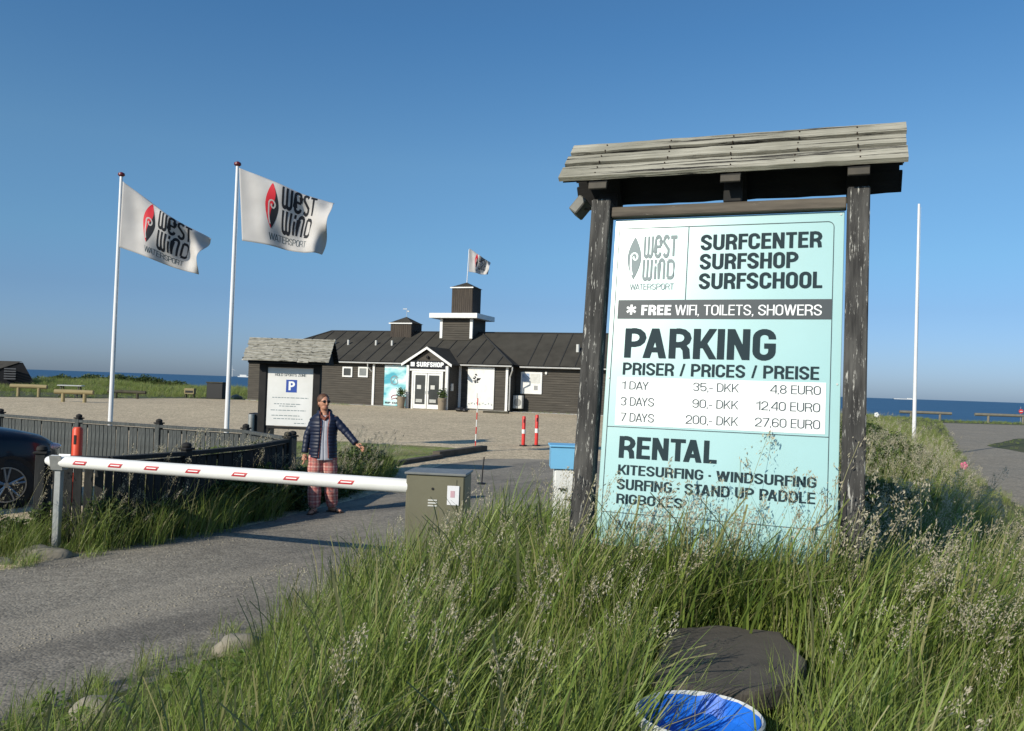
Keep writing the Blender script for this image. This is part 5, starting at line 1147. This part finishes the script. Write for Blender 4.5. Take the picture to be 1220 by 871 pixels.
def run(name, meshes, N, box, cond, sfun, seed, **kw):
    X, Y, r = place(N, *box, cond, seed); Zz = gz(X, Y); s_ = sfun(X, Y, r) * r.uniform(.82, 1.15, len(X))
    rot = np.stack([r.normal(0, .05, len(X)), r.normal(.05, .07, len(X)), r.uniform(-.9, .9, len(X))], -1)
    return scatter(name, meshes, np.stack([X, Y, Zz], -1), s_, rot, r.integers(0, len(meshes), len(X)), kind='stuff', **kw)
def hfac(X, Y): d = isl_d(X, Y); return silh(X, Y) * (.50 + .5 * sm(d / 1.3)) * np.where(wedge(X, Y), .34, 1.0) * lumps(X, Y) * np.where((X < -1.0) & (Y < 5.2), .62, 1.0) * np.where((np.abs(X - 1.35) < 1.2) & (np.abs(Y - 4.85) < .55), 1.15, 1.0)
run('tall_grass', T_main, 7200, (-3.5, 7, 1.5, 12.5), lambda X, Y, r: (isl_d(X, Y) > .0) & keep(X, Y, 0) & (r.random(len(X)) < np.where(Y < 7.5, 1, .6)) & ~(wedge(X, Y) & (r.random(len(X)) < .45)), lambda X, Y, r: hfac(X, Y), 1, label='tall green grass blowing to the right round the sign', category='grass')
run('tall_grass', T_main, 420, (.2, 2.5, 4.35, 5.45), lambda X, Y, r: (X * .35 + Y * .93 < 5.32) & ~on_slab(X, Y - .1), lambda X, Y, r: np.full(len(X), 1.12), 31, label='dense green grass right in front of the teal sign panel', category='grass')
run('seeding_grass', T_seed, 62, (.3, 2.3, 4.3, 5.3), lambda X, Y, r: (X * .35 + Y * .93 < 5.2) & ~on_slab(X, Y - .05), lambda X, Y, r: np.full(len(X), 1.16), 32, label='pale seed heads standing in front of the lower panel', category='grass')
run('seeding_grass', T_seed, 2300, (-3.0, 7.5, 2.3, 13), lambda X, Y, r: (isl_d(X, Y) > .12) & keep(X, Y, 0) & ~wedge(X, Y) & (r.random(len(X)) < np.where(X > 1.8, .85, np.where(Y > 4.3, .8, .32))) & ~((X < -.6) & (Y < 5) & (r.random(len(X)) < .7)), lambda X, Y, r: silh(X, Y) * (.62 + .38 * sm(isl_d(X, Y) / 1.2)) * lumps(X, Y) * np.where((np.abs(X - 1.35) < 1.2) & (np.abs(Y - 4.85) < .6), 1.3, 1.0) * np.where((np.abs(X + .5) < .9) & (np.abs(Y - 6.9) < 1.0), .68, 1.0), 2, label='pale seed heads of tall grass round the foot of the sign', category='grass')
run('mound_grass', T_main[:6] + T_seed, 6500, (0, 33, 11, 61), lambda X, Y, r: (isl_d(X, Y) > .1) & vis(X, Y) & (r.random(len(X)) < np.where(Y < 24, 1, .5)), lambda X, Y, r: silh(X, Y) * 1.02 * lumps(X, Y) * (.6 + .4 * sm(isl_d(X, Y) / 1.5)), 3, label='grass growing over the low mound right of the sign', category='grass')
run('verge_grass', T_short, 1500, (-4.5, 5, 1.8, 15), lambda X, Y, r: (isl_d(X, Y) > -.22) & (isl_d(X, Y) < .5) & vis(X, Y), lambda X, Y, r: np.full(len(X), .9), 4, label='short grass along the edge of the road', category='grass')
# roadside weeds round the barrier rest post and the fences
def near(pts, w):
    P = np.array(pts, float)
    def f(X, Y):
        d = np.full(X.shape, 1e9)
        for a, b in zip(P[:-1], P[1:]):
            e_ = b - a; t = np.clip(((X - a[0]) * e_[0] + (Y - a[1]) * e_[1]) / (e_ @ e_), 0, 1); d = np.minimum(d, np.hypot(X - a[0] - t * e_[0], Y - a[1] - t * e_[1]))
        return d < w
    return f
nf = near([(-5.35, 8.45), (-4.75, 8.9), (-4.15, 9.5), (-3.75, 10.4), (-3.4, 11.4)], .34); no_post = lambda X, Y: np.hypot(X + 4.7, Y - 8.75) > .2
run('roadside_weeds', T_main[:6] + T_main[:2] + T_seed[:2], 900, (-6.2, -2.8, 7.8, 12), lambda X, Y, r: nf(X, Y) & no_post(X, Y), lambda X, Y, r: .85 * np.where(Y < 8.8, .8, 1) * (.7 + .5 * r.random(len(X))), 5, label='tall weeds and grass round the barrier rest post', category='grass')
nf2 = near([(-6.6, 8.3), (-5.6, 8.7), (-4.95, 8.35)], .45)
run('low_weeds', T_short, 260, (-7.4, -4.2, 7.5, 9.6), lambda X, Y, r: (nf2(X, Y) | (np.hypot(X + 4.45, Y - 8.72) < .28)) & (r.random(len(X)) < .9), lambda X, Y, r: np.full(len(X), .85), 6, label='low weeds on the gravel by the barrier post', category='grass')
lp = np.array(lawn_poly); 
run('hedge_grass', T_seed + T_main[:5], 620, (-5.2, -3.0, 9.8, 13.6), lambda X, Y, r: near([(-4.65, 10.2), (-4.2, 11.4), (-3.75, 13.0)], .32)(X, Y), lambda X, Y, r: .95 + .25 * r.random(len(X)), 38, label='sunlit tall grass between the two grey fences', category='grass')
run('lawn_grass', T_short, 2600, (-9, -.5, 15, 25.6), lambda X, Y, r: inside(X, Y, lp) & (pdist(X, Y, lp) > .18) & (X > -7.5), lambda X, Y, r: np.full(len(X), .33), 7, label='short patchy lawn behind the hedge', category='grass')
# hedge of leaf clumps along the road, behind the woman
T_leaf = [leafclump('leaf_clump', 150, .24, .05, 70 + i) for i in range(4)]
def clumps(name, meshes, path, N, wd_, h0, h1, seed, size=(.8, 1.2), **kw):
    P = [Vector(p) for p in path]; r = np.random.default_rng(seed); pts = []
    for i in range(N):
        t = r.uniform(0, len(P) - 1.001); k = int(t); p = P[k].lerp(P[k + 1], t - k); q_ = r.uniform(-1, 1)
        x = p.x + q_ * wd_ * .7; y = p.y + r.uniform(-1, 1) * wd_ * .5; hh = (h0 + (h1 - h0) * (.5 + .5 * math.sin(x * 2.1 + y * 1.3))) * (1 - .35 * q_ * q_)
        z = hh * r.random() ** .6; pts.append((x, y, float(gz(x, y)) + max(.05, z - .1)))
    n_ = len(pts); return scatter(name, meshes, pts, r.uniform(*size, n_), np.stack([r.uniform(-.5, .5, n_), r.uniform(-.5, .5, n_), r.uniform(0, 6.28, n_)], -1), r.integers(0, len(meshes), n_), kind='stuff', **kw)
clumps('hedge', T_leaf, [(-3.95, 11.6), (-3.3, 12.6), (-3.0, 13.6), (-2.85, 15.2), (-2.75, 16.9), (-2.95, 18.0)], 210, .42, .42, .62, 1, label='dark wild rose hedge along the left side of the road', category='hedge')
clumps('hedge', T_leaf, [(-3.7, 10.6), (-3.35, 11.5), (-3.05, 12.4)], 80, .2, .5, .72, 3, size=(.6, .9), label='dark shrub growth in front of the shaded fence', category='hedge')
clumps('hedge', T_leaf, [(-4.45, 10.6), (-4.1, 11.8), (-3.8, 13.0)], 110, .35, .78, .92, 4, size=(.7, 1.0), label='rose shrubs between the two grey fences', category='hedge')
clumps('weed_bush', T_leaf, [(-4.35, 9.15), (-4.0, 9.9), (-3.75, 10.5)], 46, .16, .45, .62, 5, size=(.5, .8), label='leafy weeds right of the barrier rest post', category='bushes')
clumps('weed_bush', T_leaf, [(-5.35, 8.75), (-5.0, 9.0)], 18, .14, .3, .5, 7, size=(.45, .7), label='leafy weeds left of the barrier rest post', category='bushes')
run('hedge_grass', T_seed + T_main[:4], 620, (-4.8, -2.2, 10.2, 18.4), lambda X, Y, r: near([(-4.1, 11.2), (-3.3, 12.9), (-2.85, 15), (-2.8, 17.8)], .5)(X, Y), lambda X, Y, r: .72 + .3 * r.random(len(X)), 8, label='grass seed heads standing out of the hedge', category='grass')
weed_m = mat('weed_leaf', (.05, .11, .015), (.22, .30, .06), rough=.5, spec=.35, attr='tint', transl=.3, randmix=.4)
T_weed = [leafclump('weed_clump', 60, .10, .022, 110 + i, weed_m) for i in range(3)]
run('short_grass', T_short + T_main[:2], 1500, (-3.6, .2, 1.9, 7.2), lambda X, Y, r: (isl_d(X, Y) > -.1) & (X < -.5) & vis(X, Y), lambda X, Y, r: np.where(isl_d(X, Y) > .5, 1.0, .7) * np.clip(silh(X, Y) * 1.4, .35, 1.0), 35, label='shorter grass at the lower left beside the road', category='grass')
run('leafy_weeds', T_weed, 900, (-3.2, 6, 1.8, 11), lambda X, Y, r: (isl_d(X, Y) > .05) & keep(X, Y, 0) & ((X < -1.2) | (r.random(len(X)) < .45)), lambda X, Y, r: 1.1 + .5 * r.random(len(X)), 33, label='small leafy weeds low between the grass blades', category='weeds')
run('lapping_grass', T_main[:4] + T_short, 90, (.35, 1.55, 2.55, 3.55), lambda X, Y, r: (((X - .735) ** 2 + (Y - 3.12) ** 2 > .27 ** 2) & ((Y < 2.84) | (Y > 3.30) | (X > 1.02) | (X < .48))), lambda X, Y, r: np.full(len(X), .50), 34, label='grass lapping over the edge of slab and tub', category='grass')
clumps('rose_thicket', T_leaf, [(2.5, 7.4), (3.4, 8.6), (4.5, 10.2), (5.4, 12.2), (6.4, 14.5), (7.6, 17.5), (8.6, 20.5), (10, 25)], 800, 1.0, .35, .60, 2, size=(.9, 1.3), label='wild rose thicket on the mound right of the teal sign', category='bushes')
for x, y, z, c, lab in ((7.3, 13.5, .86, (.7, .12, .25), 'single pink rose flower on the thicket beside the side road'), (9.15, 21.0, 1.48, (.75, .75, .72), 'white flower on top of the mound grass near the bare flagpole')):
    t = thing('rose_flower', lab, 'flower', (x, y, z)); pm_ = mat('petal_%d' % int(x), c, rough=.6)
    for k in range(5):
        a = k * 1.257; MB().ball((math.cos(a) * .035, -.01, math.sin(a) * .035), (.03, .01, .03), 8, 6).build('petal', pm_, t, True)
    MB().tube([(0, .01, -.5), (0, .0, 0)], .004, 5).build('stem', leafm, t)
# dunes
T_dune = [tuft('dune', 34, (.5, .95), (.012, .022), .35, .3, seg=3, seed=80 + i, tint=(.2, 1.0), dry=.25) for i in range(3)]
run('mound_grass', T_dune, 6500, (6, 33, 14, 61.5), lambda X, Y, r: (isl_d(X, Y) > -.1) & (isl_d(X, Y) < 3.5) & vis(X, Y), lambda X, Y, r: silh(X, Y) * .62, 36, label='green grass bank along the left edge of the side road', category='grass')
def dcond(X, Y, r): return (Y < shoreY(X) + 1) & (np.abs(X) < .66 * Y + 3)
run('dune_grass', T_dune, 5200, (-62, -23, 61, 91), dcond, lambda X, Y, r: .62 + .25 * np.sin(X * .5) * np.sin(Y * .7 + X * .2), 9, label='green dune grass between gravel lot and sea on the left', category='grass')
run('meadow_grass', T_short, 3200, (-45, 12, 49, 88), lambda X, Y, r: (Y < shoreY(X)) & (X / Y < -.17) & ~inside(X, Y, np.array([(-90, 40), (-52, 42.5), (-30.2, 48.6), (-25.5, 51.9), (-22.5, 59), (-18.2, 59.8), (-14, 68), (12, 66), (12, 30), (-90, 20.0)])), lambda X, Y, r: np.full(len(X), 1.1), 10, label='short meadow grass beyond the gravel lot', category='grass')
clumps('dune_scrub', [leafclump('scrub', 160, .5, .12, 90 + i) for i in range(3)], [(-47, 84, 0), (-43, 84, 0), (-38, 83, 0), (-33, 83, 0)], 130, 1.2, .35, .75, 6, label='dark scrub on the dune crest in front of the sea', category='bushes')
wpt = [Mb @ Vector((s_, -.5, 0)) for s_ in (-19, -9.8)]; wp2 = [Mb @ Vector((s_, .75, 0)) for s_ in (.9, 9)]
nb_ = near([(p.x, p.y) for p in wpt], .45); nb2 = near([(p.x, p.y) for p in wp2], .35)
run('wall_grass', T_short, 2600, (-20, 10, 46, 62), lambda X, Y, r: (nb_(X, Y) | nb2(X, Y)) & (r.random(len(X)) < .8), lambda X, Y, r: np.full(len(X), .8), 12, label='thin grass along the foot of the surf shop wall', category='grass')
run('side_grass', T_short, 1800, (18, 46, 30, 46), lambda X, Y, r: inside(X, Y, np.array([(19.6, 34.3), (24.4, 40.2), (34, 41.8), (46, 41), (46, 30), (19.2, 30)])) & vis(X, Y), lambda X, Y, r: np.full(len(X), .6), 13, label='short grass right of the side road', category='grass')
run('shore_grass', T_short, 1400, (20, 52, 61, 71), lambda X, Y, r: (Y > 61.8 + (X - 30) * .09) & (r.random(len(X)) < .8), lambda X, Y, r: np.full(len(X), .9), 14, label='grass strip under the log rails by the sea', category='grass')
# pebbles
def pebble(seed, m):
    bm = bmesh.new(); bmesh.ops.create_icosphere(bm, subdivisions=1, radius=1)
    for v in bm.verts: v.co = Vector((v.co.x, v.co.y * .8, v.co.z * .55)) * (1 + .3 * noise.noise(v.co * 2 + Vector((seed, 0, 0))))
    me = bpy.data.meshes.new('pebble'); bm.to_mesh(me); bm.free(); me.materials.append(m); return me
pbm = mat('pebble', (.20, .18, .14), (.42, .38, .30), 6, .9)
pb = [pebble(i, pbm) for i in range(4)]
run('loose_gravel', pb, 6500, (-9, 3, 3.2, 16), lambda X, Y, r: ~inside(X, Y, IS) & vis(X, Y) & (r.random(len(X)) < np.where(Y < 9, .8, .4)) & (X > -.98 * Y * .62 - .4), lambda X, Y, r: .0025 + .007 * r.random(len(X)) ** 3, 15, label='loose gravel grains lying on the asphalt', category='gravel')
tk = near([(-3.9, 4.9), (-3.2, 6.2), (-2.55, 7.3), (-2.1, 8.5)], .20); tk2 = near([(-5.2, 6.6), (-4.2, 8.0), (-3.4, 9.6)], .3)
run('loose_gravel', pb, 9000, (-6, -1.5, 4.2, 10), lambda X, Y, r: tk(X, Y) | (tk2(X, Y) & (r.random(len(X)) < .4)), lambda X, Y, r: .004 + .009 * r.random(len(X)) ** 2, 17, label='streak of loose gravel between the wheel tracks', category='gravel')
run('pebble_strip', [pebble(9 + i, mat('pale_pebble', (.45, .44, .41), (.3, .29, .27), 3, .9)) for i in range(3)], 5200, (-1, 10, 46, 53), lambda X, Y, r: near([(p.x, p.y) for p in [Mb @ Vector((.2, .7, 0)), Mb @ Vector((9.3, .8, 0))]], .45)(X, Y), lambda X, Y, r: np.full(len(X), .06), 16, label='pale pebble strip at the foot of the right shop wing', category='pebbles')
for o in bpy.data.objects:
    if o.name.startswith('loose_gravel') and o.type == 'MESH' and o.users_scene: o.location.z = .01
